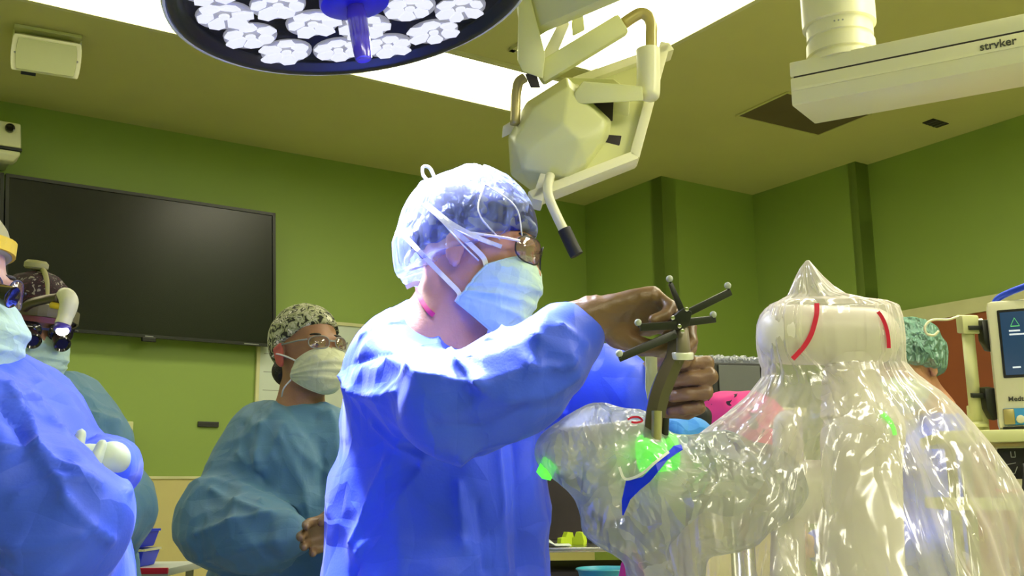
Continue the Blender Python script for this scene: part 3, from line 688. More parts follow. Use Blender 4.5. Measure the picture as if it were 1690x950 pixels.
# moulded rear housing, facetted
def Hh(x, y, z): return P(x, y, Yp - z)
hb = [(868, 168), (935, 126), (950, 164), (1010, 197), (1006, 228), (976, 274), (952, 312), (880, 318), (842, 290), (838, 225)]
front = [(925, 150), (938, 142), (985, 192), (1002, 202), (996, 226), (968, 268), (935, 290), (862, 280), (848, 232), (880, 178)]
b_ = MB().hull([Hh(x, y, .07) for x, y in hb] + [Hh(x, y, .155) for x, y in front] + [Hh(930, 205, .185), Hh(958, 232, .18), Hh(870, 250, .17)], 0.006, 3).mk('rear_housing', 'cream', t); auto(b_, 22)
auto(MB().hull([Hh(x, y, z) for x, y in ((935, 128), (1012, 130), (1040, 150), (1036, 232), (985, 285), (950, 262)) for z in (.02, .06)], 0.004).mk('inner_frame', 'cream', t))
auto(MB().hull([Hh(x, y, z) for x, y in ((945, 166), (1013, 160), (1011, 200), (960, 190)) for z in (.062, .09)], 0.002).mk('upper_recess', 'dark', t))
auto(MB().hull([Hh(x, y, z) for x, y in ((1000, 222), (1026, 224), (1020, 252), (992, 284), (968, 276)) for z in (.062, .09)], 0.002).mk('lower_recess', 'dark', t))
lt = MB().tube([Hh(1046, 198, .03), Hh(1062, 205, .02)], .005).tube([Hh(1036, 240, .03), Hh(1052, 252, .02)], .005).tube([Hh(1046, 198, .03), Hh(1036, 240, .03)], .005).mk('carry_loop', 'cream_white', t, True)
# left pivot block
auto(MB().hull([Hh(x, y, z) for x, y in ((830, 208), (850, 196), (853, 215), (828, 228)) for z in (.02, .08)], .003).mk('pivot_block', 'cream_white', t))
# yoke and arms
Ya = Yp - 0.12
A = lambda x, y, z=0.0: P(x, y, Ya + z)
auto(MB().hull([A(x, y, z) for x, y in ((948, 152), (962, 134), (1060, 142), (1062, 166), (978, 160), (950, 172)) for z in (-.04, .03)], .004).mk('yoke_bar', 'cream', t))
auto(MB().tube([A(1050, 88), A(1050, 150)], 0.0).mk('x', 'cream', t)) if False else None
cap_ = MB(); cap_.tube(curve_pts([A(1069, 82), A(1070, 100), A(1070, 145), A(1068, 158), A(1066, 166)], 4), [0.027] * 12 + [0.026, 0.024, 0.020, 0.012, 0.004], 24)
auto(cap_.mk('pivot_housing', 'cream_white', t, True))
MB().tube(curve_pts([A(1028, 40), A(1042, 30), A(1058, 22), A(1070, 28), A(1075, 42), A(1075, 60), A(1075, 84)], 5), 0.0135, 20).mk('curved_tube', 'tube', t, True)
ax_ = nrm(A(1030, 38) - A(890, 122)); upv = nrm(np.cross(ax_, FW))
auto(MB().span(A(888, 125), A(1028, 40), upv * 0.024, FW * 0.022, 0.008).mk('lower_arm', 'cream', t))
auto(MB().hull([A(x, y, z) for x, y in ((948, 12), (962, 18), (965, 50), (945, 60), (943, 40)) for z in (-.012, .012)], .003).mk('cable_cone', 'cream', t))
auto(MB().hull([A(x, y, z) for x, y in ((898, 84), (930, 22), (940, 40), (922, 72), (903, 128), (896, 110)) for z in (-.02, .02)], .004).mk('elbow_cover', 'cream_white', t))
b2 = MB().hull([A(x, y, z - .05) for x, y in ((856, 0), (876, -4), (878, 40), (888, 62), (900, 90), (896, 130), (862, 118), (854, 100), (855, 40)) for z in (-.02, .025)], .004).mk('spring_housing', 'cream', t); auto(b2)
auto(MB().hull([A(x, y, z - .05) for x, y in ((866, 122), (885, 120), (892, 145), (876, 145)) for z in (-.016, .02)], .002).mk('joint', 'dark', t))
MB().tube(curve_pts([A(866, 128), A(856, 136), A(852, 155), A(851, 175), A(850, 205)], 5), 0.0115, 18).mk('cable_tube', 'tube', t, True)
p0, p1 = P(856, 28, Ya + .02), P(985, -30, Ya - .18)
auto(MB().span(p0, p1 + (p1 - p0) * .6, nrm(np.cross(p1 - p0, FW)) * 0.050, FW * 0.04, 0.006).mk('upper_arm', 'cream', t))
e_ = p1 + (p1 - p0) * .5
MB().tube([e_ + UZ * .04 * 0, V(e_[0], e_[1], max(H, e_[2] + .05))], 0.04, 20).mk('drop_tube', 'cream', t, True)
# handle below
hd = MB().tube(curve_pts([Hh(908, 290, .17), Hh(904, 308, .19), Hh(906, 326, .20), Hh(916, 350, .205), Hh(933, 385, .21)], 5), 0.0105, 18).mk('handle', 'cream_white', t, True)
o = MB().tube([Hh(931, 378, .21), Hh(945, 408, .21), Hh(952, 421, .21)], 0.0145, 20).mk('grip', 'rubber', t, True); auto(o)

# ------------------------------------------------------------------ framed red-brown board and door on the right wall
zt_ = (hit_a(1560, 512, AR2)[2]); bl = hit_a(1474, 528, AR2)[1]; b_l = hit_a(1474, 528, AR2) @ U2; b_r = b_l - 1.9
t = new_empty('door_1', W(AR2 + .02, (b_l + b_r) / 2, 0), None, None); t['kind'] = 'structure'
MB().slab([W(AR2 + .022, b_l, 0.01), W(AR2 + .022, b_r, 0.01), W(AR2 + .022, b_r, zt_ - .03), W(AR2 + .022, b_l, zt_ - .03)], -U1 * 0.012).mk('door_leaf', 'red_wood', t)
fr = MB()
fr.span(W(AR2 + .01, b_l + .03, zt_), W(AR2 + .01, b_r, zt_), U1 * 0.014, UZ * 0.035); fr.span(W(AR2 + .01, b_l + .01, 0), W(AR2 + .01, b_l + .01, zt_), U1 * 0.014, U2 * 0.03)
fr.span(W(AR2 + .01, b_r, 0), W(AR2 + .01, b_r, zt_), U1 * 0.014, U2 * 0.03)
fr.mk('door_frame', 'trim', t)

# ------------------------------------------------------------------ counter with microwave-like equipment box
Yc = 3.3
cL, cR = P(1120, 672, Yc), P(1330, 668, Yc + .12)
t = new_empty('side_cabinet', V(*((cL + cR) / 2)[:2], 0), 'beige side cabinet carrying a grey equipment box, behind the gloved fist', 'cabinet')
X = nrm((cR - cL) * V(1, 1, 0)); Yd = V(-X[1], X[0], 0); L_ = np.linalg.norm((cR - cL)[:2]); zc = P(1210, 668, Yc)[2]
m0 = V(*((cL + cR) / 2)[:2], 0) + Yd * 0.25
MB().box(m0 + UZ * (zc - .03) / 2 - UZ * .0, X * L_ / 2, Yd * 0.22, UZ * (zc - .03) / 2, .004).mk('body', 'beige', t)
MB().box(m0 + UZ * (zc - .015), X * (L_ / 2 + .01), Yd * 0.24, UZ * 0.015, .004).mk('worktop', 'trim', t)
for s in (-1, 1):
    dr = MB().box(m0 - Yd * .225 + X * s * L_ * .25 + UZ * zc * .5, X * (L_ / 4 - .01), Yd * 0.006, UZ * (zc * .42), .003).mk('door', 'beige', t)
    MB().tube([m0 - Yd * .24 + X * s * .03 + UZ * (zc * .5 - .05), m0 - Yd * .24 + X * s * .03 + UZ * (zc * .5 + .05)], .005).mk('handle', 'chrome', dr)
bb = [P(x, y, Yc + .05) for x, y in ((1172, 657), (1290, 652))]; ht = P(1230, 600, Yc + .05)[2] - zc
bc = V(*((bb[0] + bb[1]) / 2)[:2], zc); bw = np.linalg.norm((bb[1] - bb[0])[:2]) / 2
t = new_empty('equipment_box', bc, 'dark grey equipment box with brown trim on the side cabinet', 'equipment')
MB().box(bc + UZ * (ht / 2 + .002) + Yd * .12, X * bw, Yd * 0.12, UZ * ht / 2, .004).mk('case', 'black', t)
MB().box(bc + UZ * (ht / 2 + .006) - Yd * .003 - X * bw * .18, X * bw * .64, Yd * 0.004, UZ * (ht / 2 - .012), .002).mk('door', 'charcoal', t)
MB().box(bc + UZ * (ht / 2) - Yd * .004 + X * bw * .60, X * bw * .10, Yd * 0.005, UZ * (ht / 2 - .004), .002).mk('brown_trim', mat('brown_plastic', (.07, .03, .02), .5), t)
MB().box(bc + UZ * (ht / 2) - Yd * .004 + X * bw * .86, X * bw * .12, Yd * 0.004, UZ * (ht / 2 - .004), .002).mk('control_panel', 'charcoal', t)
bt = MB()
for k in range(3): bt.box(bc + UZ * (ht * (.25 + .25 * k)) - Yd * .009 + X * bw * .86, X * bw * .07, Yd * .001, UZ * .006)
bt.mk('buttons', 'tube', t)
MB().box(bc + UZ * .022 - Yd * .0078 + X * bw * .30, X * bw * .14, Yd * .0008, UZ * .0035).mk('label_strip', 'white', t)
# crinkled clear wrapping lying along the top of the box
vs, fs = [], []; nx, ny = 60, 8
for i in range(nx):
    for j in range(ny):
        u_, v_ = i / (nx - 1), j / (ny - 1)
        vs.append(bc + X * bw * (2.5 * u_ - 1.45) + Yd * (v_ * .16 - .01) + UZ * (ht + .006 + .012 * abs(math.sin(i * 1.7 + j)) + .022 * random.random() * math.sin(math.pi * v_)))
for i in range(nx - 1):
    for j in range(ny - 1): fs.append((i * ny + j, (i + 1) * ny + j, (i + 1) * ny + j + 1, i * ny + j + 1))
o = mk('plastic_wrap', vs, fs, 'film2', None, True, label='crumpled clear plastic wrap lying on top of the grey equipment box', cat='plastic wrap'); o.modifiers.new('s', 'SOLIDIFY').thickness = 0.0006

# ------------------------------------------------------------------ navigation monitor, pole, shelf at the right edge
Ym = 2.25
N_ = lambda x, y, z=0.0: P(x, y, Ym + z)
t = new_empty('infusion_pole', V(*N_(1597, 700, .05)[:2], 0), 'cream infusion pole with curled hook beside the navigation monitor', 'infusion pole')
zp1 = N_(1597, 545)[2]; bx = V(*N_(1597, 545, .05)[:2], 0)
MB().tube([V(bx[0], bx[1], N_(1597, 710)[2]), bx + UZ * zp1], 0.0135, 20).mk('pole', 'cream', t, True)
hb_ = N_(1597, 535, .05)
auto(MB().box(hb_, RT * .019, FW * .018, UZ * .021, .004).mk('collar', 'cream', t))
MB().tube(curve_pts([hb_ + UZ * .018 + RT * .02, hb_ + UZ * .017 - RT * .02, N_(1565, 527, .05), N_(1538, 528, .05), N_(1527, 538, .05), N_(1529, 550, .05), N_(1541, 553, .05), N_(1549, 546, .05)], 6), 0.0028, 10).mk('hook', 'cream_white', t, True)
auto(MB().lathe(hb_ + RT * .019, RT, [(0, .012), (.012, .014), (.014, .008)], 20).mk('clamp_knob', 'cream_white', t))
auto(MB().lathe(V(bx[0], bx[1], N_(1597, 712)[2] + .012), UZ, [(0.0, .024), (.006, .024), (.012, .016)], 24).mk('base_flange', 'cream', t))
sh0, sh1 = N_(1588, 716, 0), N_(1760, 722, -.05)
t2 = new_empty('equipment_cart', V(*((sh0 + sh1) / 2)[:2], 0), 'cream equipment cart shelf under the navigation monitor at the right edge', 'cart')
X = nrm((sh1 - sh0) * V(1, 1, 0)); Yd = V(-X[1], X[0], 0); mid = (sh0 + sh1) / 2
auto(MB().box(mid + Yd * .15, X * .15, Yd * .17, UZ * .013, .004).mk('shelf', 'cream', t2))
for s in (-1, 1):
    for q_ in (0, 1): MB().tube([V(*(mid + X * s * .09 + Yd * (.06 + .2 * q_))[:2], 0), mid + X * s * .09 + Yd * (.06 + .2 * q_)], .012).mk('post', 'chrome', t2, True)
low = mid - UZ * .122
auto(MB().box(low + Yd * .15 - UZ * .02, X * .15, Yd * .17, UZ * .013, .004).mk('lower_shelf', 'cream', t2))
auto(MB().box(mid + Yd * .15 - UZ * 1.05 * 0 - UZ * (mid[2] - .15), X * .15, Yd * .17, UZ * .03, .004).mk('bottom_tray', 'cream', t2))
# monitor
zs = mid[2] + .0135
ml = [N_(1637, 497), N_(1637, 702)]; mx = nrm((N_(1740, 600, -.05) - N_(1637, 600)) * V(1, 1, 0)); md = V(-mx[1], mx[0], 0)
c = ml[0] * .5 + ml[1] * .5; c[2] = zs; mh = ml[0][2] - zs
t = new_empty('navigation_monitor', c + mx * .14, 'cream navigation monitor with dark blue screen on the cart at the right edge', 'monitor')
def mbx(x0, x1, z0, z1, d0, d1, name, m, par=t, bev=.003):
    return auto(MB().box(c + mx * (x0 + x1) / 2 + UZ * (z0 + z1) / 2 + md * (d0 + d1) / 2, mx * (x1 - x0) / 2, md * (d1 - d0) / 2, UZ * (z1 - z0) / 2, bev).mk(name, m, par))
k_ = Ym / FPX
mbx(0, .34, 0.002, mh, 0, .09, 'casing', 'cream_white', bev=.012)
mbx(.020, .32, mh - .172, mh - .022, -.003, .002, 'screen_bezel', 'black')
mbx(.025, .31, mh - .166, mh - .028, -.0042, -.001, 'screen', 'mon_screen', bev=.0005)
tri = [c + mx * .044 - md * .0052 + UZ * (mh - .060), c + mx * .062 - md * .0052 + UZ * (mh - .060), c + mx * .053 - md * .0052 + UZ * (mh - .042)]
tm = MB()
for i in range(3): tm.span(tri[i], tri[(i + 1) % 3], UZ * .0010, md * .0004)
tm.mk('warning_triangle', 'mon_mark', t)
for z, l_ in ((.070, .022), (.078, .030), (.150, .016)): MB().box(c + mx * (.040 + l_ / 2) - md * .0052 + UZ * (mh - z), mx * l_ / 2, md * .0004, UZ * .0018).mk('text_row', 'mon_text', t)
text_mesh('lettering', 'Medtronic', c + mx * .055 - md * .0012 + UZ * (mh - .218 + .0), mx, UZ, .0145, 'ink', t, bold=.012)
pz = mh - .252
mbx(.012, .20, .010, .046, -.003, .002, 'control_panel', 'blue_panel')
mbx(.012, .034, .011, .045, -.005, -.001, 'panel_label', 'tube')
for xx in (.045, .062, .080): auto(MB().lathe(c + mx * xx - md * .003 + UZ * .022, -md, [(0, .009), (.004, .008), (.005, .003)], 20).mk('knob', 'cream_white', t))
mbx(.008, .30, .001, .007, -.006, .01, 'base_strip', 'black')
hs = MB().tube(curve_pts([c + mx * .015 + UZ * (mh - .005) + md * .05, c + mx * .03 + UZ * (mh + .012) + md * .03, c + mx * .08 + UZ * (mh + .026), c + mx * .16 + UZ * (mh + .05)], 5), .0075, 14).mk('cable_hose', 'blue_hose', None, True, label='bright blue hose lying over the top corner of the navigation monitor', cat='hose')
# black clips left of the monitor
for (x, y, hh2, lb) in ((1625, 553, .034, 'black clamp on the pole beside the top of the navigation monitor'), (1630, 665, .034, 'black clamp beside the lower corner of the navigation monitor')):
    q_ = N_(x, y, .03); t = new_empty('clamp', q_, lb, 'clamp', 'black clamps beside the monitor')
    auto(MB().hull([q_ + RT * a_ + FW * b3 + UZ * z for a_, z in ((-.010, hh2), (.013, hh2 * 1.05), (.013, -hh2), (.002, -hh2 * 1.1), (-.009, -hh2 * .4)) for b3 in (-.015, .015)], .004).mk('body', 'black', t))
    auto(MB().span(q_ + UZ * hh2 * .5 + RT * .01, q_ + UZ * hh2 * .5 - RT * .034, UZ * .005, FW * .006, .001).mk('jaw', 'black', t))
cl = N_(1611, 690, .06)
auto(MB().hull([V(*(cl + RT * a_ + FW * b3)[:2], z) for a_ in (-.012, .02) for b3 in (-.02, .02) for z in (zs + .0005, cl[2] + .03)], .004).mk('bottle', 'cream', None, label='small cream container on the cart shelf between pole and monitor', cat='container'))
# lower screen unit
c = N_(1652, 806, 0); c[2] = low[2] - .0065; t = new_empty('patient_monitor', c, 'white portable unit with black screen under the cart shelf', 'monitor')
mh = .107
mbx(-.006, .2, 0.001, mh, 0, .05, 'casing', 'cream_white', t, bev=.008)
mbx(.000, .19, .038, mh - .004, -.003, .002, 'screen', 'screen', t)
sy = MB()
for x0, z0, x1, z1 in ((.012, .050, .012, .068), (.012, .068, .034, .072), (.012, .050, .030, .050), (.030, .050, .036, .064), (.026, .084, .026, .096), (.034, .084, .034, .096), (.026, .084, .034, .084)):
    sy.span(c + mx * x0 + UZ * z0 - md * .0034, c + mx * x1 + UZ * z1 - md * .0034, nrm(np.cross(md, mx * (x1 - x0) + UZ * (z1 - z0))) * .0007, md * .0003)
sy.mk('screen_symbols', 'grey', t)
rc_ = MB().tube(curve_pts([N_(1640, 808, -.04), N_(1655, 811, -.045), N_(1675, 810, -.045), N_(1720, 806, -.03)], 5), .004, 10).mk('red_cable', mat('pinkish_red_cable', (.6, .05, .08), .5), None, True, label='pinkish red cable crossing below the white portable unit', cat='cable')
cb = MB().tube(curve_pts([N_(1689, 765, -.05), N_(1690, 800, -.06), N_(1684, 850, -.06), N_(1678, 900, -.05), N_(1690, 960, -.05)], 5), .0035, 10).mk('black_cable', 'rubber', None, True, label='black cable hanging down at the right edge of the frame', cat='cable')

# ------------------------------------------------------------------ things low in the middle: dark trolley, tray, lime clips, basin
Yk = 2.7
zt2 = P(945, 903, Yk)[2]; tcn = V(*P(930, 903, Yk)[:2], 0)
t = new_empty('dark_trolley', tcn + V(0, .2, 0), 'dark trolley with steel tray top behind the draped robot arm', 'trolley')
MB().box(tcn + V(.0, .25, zt2 / 2 - .02), V(.26, 0, 0), V(0, .22, 0), UZ * (zt2 / 2 - .04), .01).mk('body', 'dark', t)
auto(MB().box(tcn + V(.0, .25, zt2 - .006), V(.28, 0, 0), V(0, .25, 0), UZ * .006, .002).mk('tray_top', 'chrome', t))
auto(MB().box(tcn + V(.0, .47, zt2 + .17), V(.28, 0, 0), V(0, .02, 0), UZ * .17, .004).mk('back_panel', 'dark', t))
cab = MB(); 
for x in (-.2, -.06, .12): cab.box(tcn + V(x, .44, zt2 + .17), V(.012, 0, 0), V(0, .012, 0), UZ * .16, .002)
cab.mk('uprights', 'black', t)
zz = zt2 + .0005
for x, y, an, lb in ((937, 885, .5, 'lime green clip lying flat on the trolley tray'), (951, 879, -.5, 'lime green clip tipped up on the trolley tray')):
    q_ = P(x, y, Yk + .12); q_[2] = zz; cs, sn = math.cos(an), math.sin(an)
    lo_ = [(-.022, 0), (-.020, .018), (-.006, .020), (.0, .034), (.016, .032), (.022, .010), (.02, 0)]
    auto(MB().slab([q_ + V(a_ * cs, a_ * sn, z) for a_, z in lo_], V(-sn, cs, 0) * .02).mk('lime_clip', 'lime', None, label=lb, cat='clip', group='lime clips on the tray'))
q_ = P(903, 893, Yk + .05); q_[2] = zz
vs, fs = [], []
for i in range(16):
    for j in range(10): vs.append(q_ + V((i / 15 - .5) * .12, (j / 9 - .5) * .1, .003 + .02 * max(0, 1 - ((i - 5) / 5) ** 2) * (.6 + .4 * math.sin(j))))
for i in range(15):
    for j in range(9): fs.append((i * 10 + j, i * 10 + 10 + j, i * 10 + 11 + j, i * 10 + j + 1))
o = mk('gauze', vs, fs, 'paper', None, True, label='crumpled pale cloth at the left end of the trolley tray', cat='cloth'); o.modifiers.new('s', 'SOLIDIFY').thickness = .002
q_ = P(970, 882, Yk + .2); q_[2] = zz
hm = MB()
for k in range(5):
    a_ = q_ + V(-.08 + .04 * k, .03 * math.sin(k * 2), .006); hm.tube([a_, a_ + V(.05, .02, .004)], .005, 8)
hm.mk('dark_forceps', 'black', None, True, label='dark instruments lying together on the trolley tray', cat='instruments')
bz = P(1000, 938, 2.1); t = new_empty('teal_bowl', V(bz[0], bz[1], bz[2] - .09), 'round teal basin below the draped robot arm', 'basin')
auto(MB().lathe(V(bz[0], bz[1], bz[2] - .09), UZ, [(0, .035), (.004, .038), (.085, .055), (.09, .060), (.092, .058), (.086, .052), (.01, .035)], 40).mk('bowl', 'teal_basin', t, True))
MB().lathe(V(bz[0], bz[1], bz[2] - .088), UZ, [(0.010, .030), (.060, .0445), (.0615, .001)], 32).mk('content', 'dark', t)
st = MB().tube([V(bz[0], bz[1], 0), V(bz[0], bz[1], bz[2] - .09)], .018).lathe(V(bz[0], bz[1], 0), UZ, [(0, .11), (.02, .11), (.03, .02)], 24)
st.mk('bowl_stand', 'chrome', None, True, label='steel stand under the teal basin', cat='stand')
# blue trays behind the crossed-arm doctor
Yb = 2.9
q_ = P(185, 905, Yb); zq = P(190, 938, Yb)[2]
t = new_empty('supply_table', V(q_[0], q_[1] + .15, 0), 'low table with red edge behind the doctor with crossed arms', 'table')
auto(MB().box(V(q_[0] + .0, q_[1] + .15, zq - .01), V(.16, 0, 0), V(0, .16, 0), UZ * .01, .003).mk('tabletop', mat('white_laminate', (.6, .62, .6), .5), t))
auto(MB().box(V(q_[0] + .0, q_[1] - .012, zq - .006), V(.16, 0, 0), V(0, .006, 0), UZ * .008, .002).mk('red_edge', 'red', t))
for sx in (-1, 1):
    for sy_ in (0, 1): MB().tube([V(q_[0] + sx * .13, q_[1] + .03 + sy_ * .25, 0), V(q_[0] + sx * .13, q_[1] + .03 + sy_ * .25, zq - .02)], .012).mk('leg', 'chrome', t, True)
for k, (z_, w_, lb) in enumerate(((0, .075, 'deep blue plastic tray, lower of the two stacked behind crossed arms'), (.052, .07, 'deep blue plastic tray, upper of the two stacked behind crossed arms'))):
    b_ = V(q_[0] + .0, q_[1] + .10, zq + z_ + .001); tr = new_empty('blue_tray', b_, lb, 'tray', 'stacked blue trays')
    MB().hull([b_ + V(x * w_, y * .07, 0) for x in (-.85, .85) for y in (-.85, .85)] + [b_ + V(x * w_, y * .07, .042) for x in (-1, 1) for y in (-1, 1)], .003).mk('tub', 'blue_tape', tr)
    rmm = MB()
    for (p, r_) in (((-1, -1), (1, -1)), ((1, -1), (1, 1)), ((1, 1), (-1, 1)), ((-1, 1), (-1, -1))):
        rmm.span(b_ + V(p[0] * w_, p[1] * .07, .045), b_ + V(r_[0] * w_, r_[1] * .07, .045), UZ * .003, nrm(np.cross(V(r_[0] - p[0], r_[1] - p[1], 0), UZ)) * .004)
    rmm.mk('rim', 'cream_white' if k == 0 else 'blue_tape', tr)
# ================================================================== PEOPLE
def frame(fx, fy, pitch=0.0, roll=0.0):
    """rows: forward, left, up of a head or hand; pitch>0 looks up, roll>0 leans to the left ear"""
    f = nrm((fx, fy, 0)); l = V(-f[1], f[0], 0); u = UZ
    f, u = f * math.cos(pitch) + u * math.sin(pitch), u * math.cos(pitch) - f * math.sin(pitch)
    l, u = l * math.cos(roll) - u * math.sin(roll), u * math.cos(roll) + l * math.sin(roll)
    return np.array([f, l, u])
HEAD = [ell((-.008, 0, .035), (.098, .077, .090), .02), ell((.030, 0, -.030), (.062, .062, .082), .03), cone((.015, .045, -.070), (.066, .016, -.098), .020, .018, .03), cone((.015, -.045, -.070), (.066, -.016, -.098), .020, .018, .03),
        ell((.070, 0, -.098), (.018, .022, .018), .02), cone((.088, 0, .004), (.108, 0, -.030), .007, .011, .012), ell((.100, .010, -.034), (.010, .008, .007), .006), ell((.100, -.010, -.034), (.010, .008, .007), .006),
        cone((.084, .045, .018), (.092, .012, .016), .008, .009, .012), cone((.084, -.045, .018), (.092, -.012, .016), .008, .009, .012), ell((.070, .035, -.022), (.022, .020, .020), .02), ell((.070, -.035, -.022), (.022, .020, .020), .02),
        ell((.089, 0, -.062), (.012, .026, .007), .006), ell((.086, 0, -.074), (.012, .022, .007), .006)]
def ear_prims(s): return [ell((-.008, s * .080, -.012), (.017, .007, .030), .006), cone((-.016, s * .084, .004), (.002, s * .083, .012), .006, .005, .004), cone((-.018, s * .085, .002), (-.012, s * .084, -.030), .006, .005, .004), ell((-.004, s * .079, -.036), (.008, .006, .009), .004)]
NECK = lambda dx=0: [cone((-.022, 0, -.050), (-.050 + dx, 0, -.190), .056, .062, .03), cone((-.050 + dx, 0, -.19), (-.06 + dx, 0, -.24), .060, .075, .03)]
def hand_prims(curl=(60, 80, 50), spread=0.0, thumb=((.028, .022, -.012), (.062, .046, -.022), (.088, .040, -.034), (.104, .028, -.040)), side=1, scale=1.0, curls=None):
    """local: x to the fingers, z back of the hand, y towards the thumb (times side)"""
    pr = [cone((-.03, 0, 0), (.0, 0, 0), .026, .025, .01, (1, 1, 1))]
    kn = [(.090, .030), (.094, .010), (.089, -.011), (.080, -.030)]; ln = [(.042, .026, .021), (.047, .029, .022), (.043, .027, .021), (.033, .020, .019)]; rd = [.0098, .0100, .0096, .0086]
    for i in range(4):
        kx, ky = kn[i]; ky *= side
        pr.append(cone((.008, ky * .5, 0), (kx - .012, ky, -.002), .016, .0128, .012))
        c = curls[i] if curls else curl; a = 0; p = V(kx, ky, 0); sp = math.radians(spread) * (1.5 - i) * side
        for j in range(3):
            a += math.radians(c[j]); q = p + ln[i][j] * V(math.cos(a) * math.cos(sp), math.sin(sp), -math.sin(a))
            pr.append(cone(p, q, rd[i] * (1.06 - .07 * j), rd[i] * (.99 - .07 * j), .0035 if j else .008)); p = q
    t = [V(x, y * side, z) for x, y, z in thumb]
    pr += [cone((.010, .014 * side, -.004), t[0], .018, .016, .01), cone(t[0], t[1], .016, .0125, .008), cone(t[1], t[2], .0120, .0112, .004), cone(t[2], t[3], .0112, .0095, .004)]
    return [(q[0], q[1] * scale, q[2] * scale, q[3] * scale if q[3] else None, q[4] * scale if q[4] else None, q[5] * scale, q[6]) for q in pr]
def shrink(prims, d):
    return [(q[0], q[1], q[2], max(q[3] - d, .002), max(q[4] - d, .002), q[5], q[6]) if q[0] == 'c' else (q[0], q[1], q[2] - d, None, None, q[5], q[6]) for q in prims]
def legs(cx, cy, hipz, s=.09, fdir=(1, 0)):
    f = nrm((fdir[0], fdir[1], 0)); l = V(-f[1], f[0], 0); pr = []
    for k in (-1, 1):
        h_ = V(cx, cy, hipz) + l * k * s; kn_ = V(cx, cy, hipz * .53) + l * k * s * 1.1 + f * .02; an = V(cx, cy, .08) + l * k * s * 1.2 - f * .01
        pr += [cone(h_, kn_, .085, .055, .03), cone(kn_, an, .055, .036, .02), cone(an, an + f * .14 - UZ * .045, .035, .028, .02)]
    return pr
def shoes(t, cx, cy, s=.09, fdir=(1, 0)):
    f = nrm((fdir[0], fdir[1], 0)); l = V(-f[1], f[0], 0)
    for k in (-1, 1):
        an = V(cx, cy, .0) + l * k * s * 1.2; pr = [cone(an - f * .06 + UZ * .047, an + f * .17 + UZ * .040, .050, .042, .02, (1, 1, 1)), cone(an + UZ * .05, an + UZ * .10, .05, .047, .02)]
        Vv, Fc = nets(pr, .01, [(an + UZ * .0, (0, 0, -1))]); mk('shoe', Vv, Fc, 'grey', t)
def mask_mesh(name, F, org, s, m, parent, top=-.006, bot=-.128, bulge=0.0, seed=0, wide=1.0, noseout=.0, asym=0.0, back=.0):
    nx, ny = 61, 45; vs = []
    rr = np.random.default_rng(seed); ph = rr.random(6) * 6
    for j in range(ny):
        v = j / (ny - 1)
        xc = np.interp(v, [0, .12, .3, .5, .75, .92, 1], [.100, .116, .128, .122, .112, .092, .070]) + bulge * math.sin(math.pi * v)
        zc = top + (bot - top) * v
        xs = np.interp(v, [0, .3, .7, 1], [.045, .030, .018, .012]) - back * v
        zs_ = np.interp(v, [0, .5, 1], [top - .030, (top + bot) / 2 - .002, bot + .048])
        ys = .073 * wide * np.interp(v, [0, .5, 1], [.97, 1.0, .86])
        for i in range(nx):
            u = 2 * i / (nx - 1) - 1; au = abs(u)
            x = xs + (xc - xs) * (1 - au ** 2.3); y = ys * math.sin(u * math.pi / 2) ** 1 if True else 0
            z = zs_ + (zc - zs_) * (1 - au ** 1.8)
            pl = .0030 * sum(math.exp(-((v - c0) / .035) ** 2) * (1 - .3 * au) for c0 in (.36, .54, .72)) + .0035 * (0.5 - abs((math.sin(u * 5 + v * 7 + ph[0]) + math.sin(v * 13 + u * 3 + ph[1])) / 2)) * (1 - v * (1 - v))
            x += pl; y += pl * 0.8 * np.sign(u) * au
            vs.append(org + s * (V(x, y, z) @ F))
    fs = [(j * nx + i, j * nx + i + 1, (j + 1) * nx + i + 1, (j + 1) * nx + i) for j in range(ny - 1) for i in range(nx - 1)]
    o = mk(name, vs, fs, m, parent, True); mo = o.modifiers.new('s', 'SOLIDIFY'); mo.thickness = .0022; mo.offset = 0
    lp = lambda u, v: vs[int(round(v * (ny - 1))) * nx + int(round((u + 1) / 2 * (nx - 1)))]
    ed = MB(); ed.tube([vs[i] for i in range(nx)], .0016, 6); ed.tube([vs[(ny - 1) * nx + i] for i in range(nx)], .0016, 6)
    for s_ in (0, nx - 1): ed.tube([vs[j * nx + s_] for j in range(ny)], .0024, 6)
    e = ed.mk('binding', m, o, True)
    return o, lp
def eyes(F, org, s, parent, gaze=(0, 0)):
    for k in (-1, 1):
        c = org + s * (V(.077, k * .031, -.002) @ F); q = MB().sphere(c, .0135 * s, 12).mk('eyeball', 'eye', parent, True)
        d = nrm(V(1, gaze[0], gaze[1]) @ F); MB().lathe(c + d * .0108 * s, d, [(0, .0068 * s), (.0022 * s, .005 * s), (.003 * s, .001)], 16).mk('iris', 'iris', q, True)
        bt_ = [org + s * (V(.094 - .4 * abs(a - .03), k * a, .024 + .10 * (a - .014) - 2.0 * max(0, a - .04) ** 1.5) @ F) for a in np.linspace(.010, .052, 8)]
        MB().tube(bt_, [.0022 * s, .0034 * s, .0036 * s, .0036 * s, .0034 * s, .003 * s, .0024 * s, .0014 * s], 8).mk('eyebrow', 'hair', parent, True)
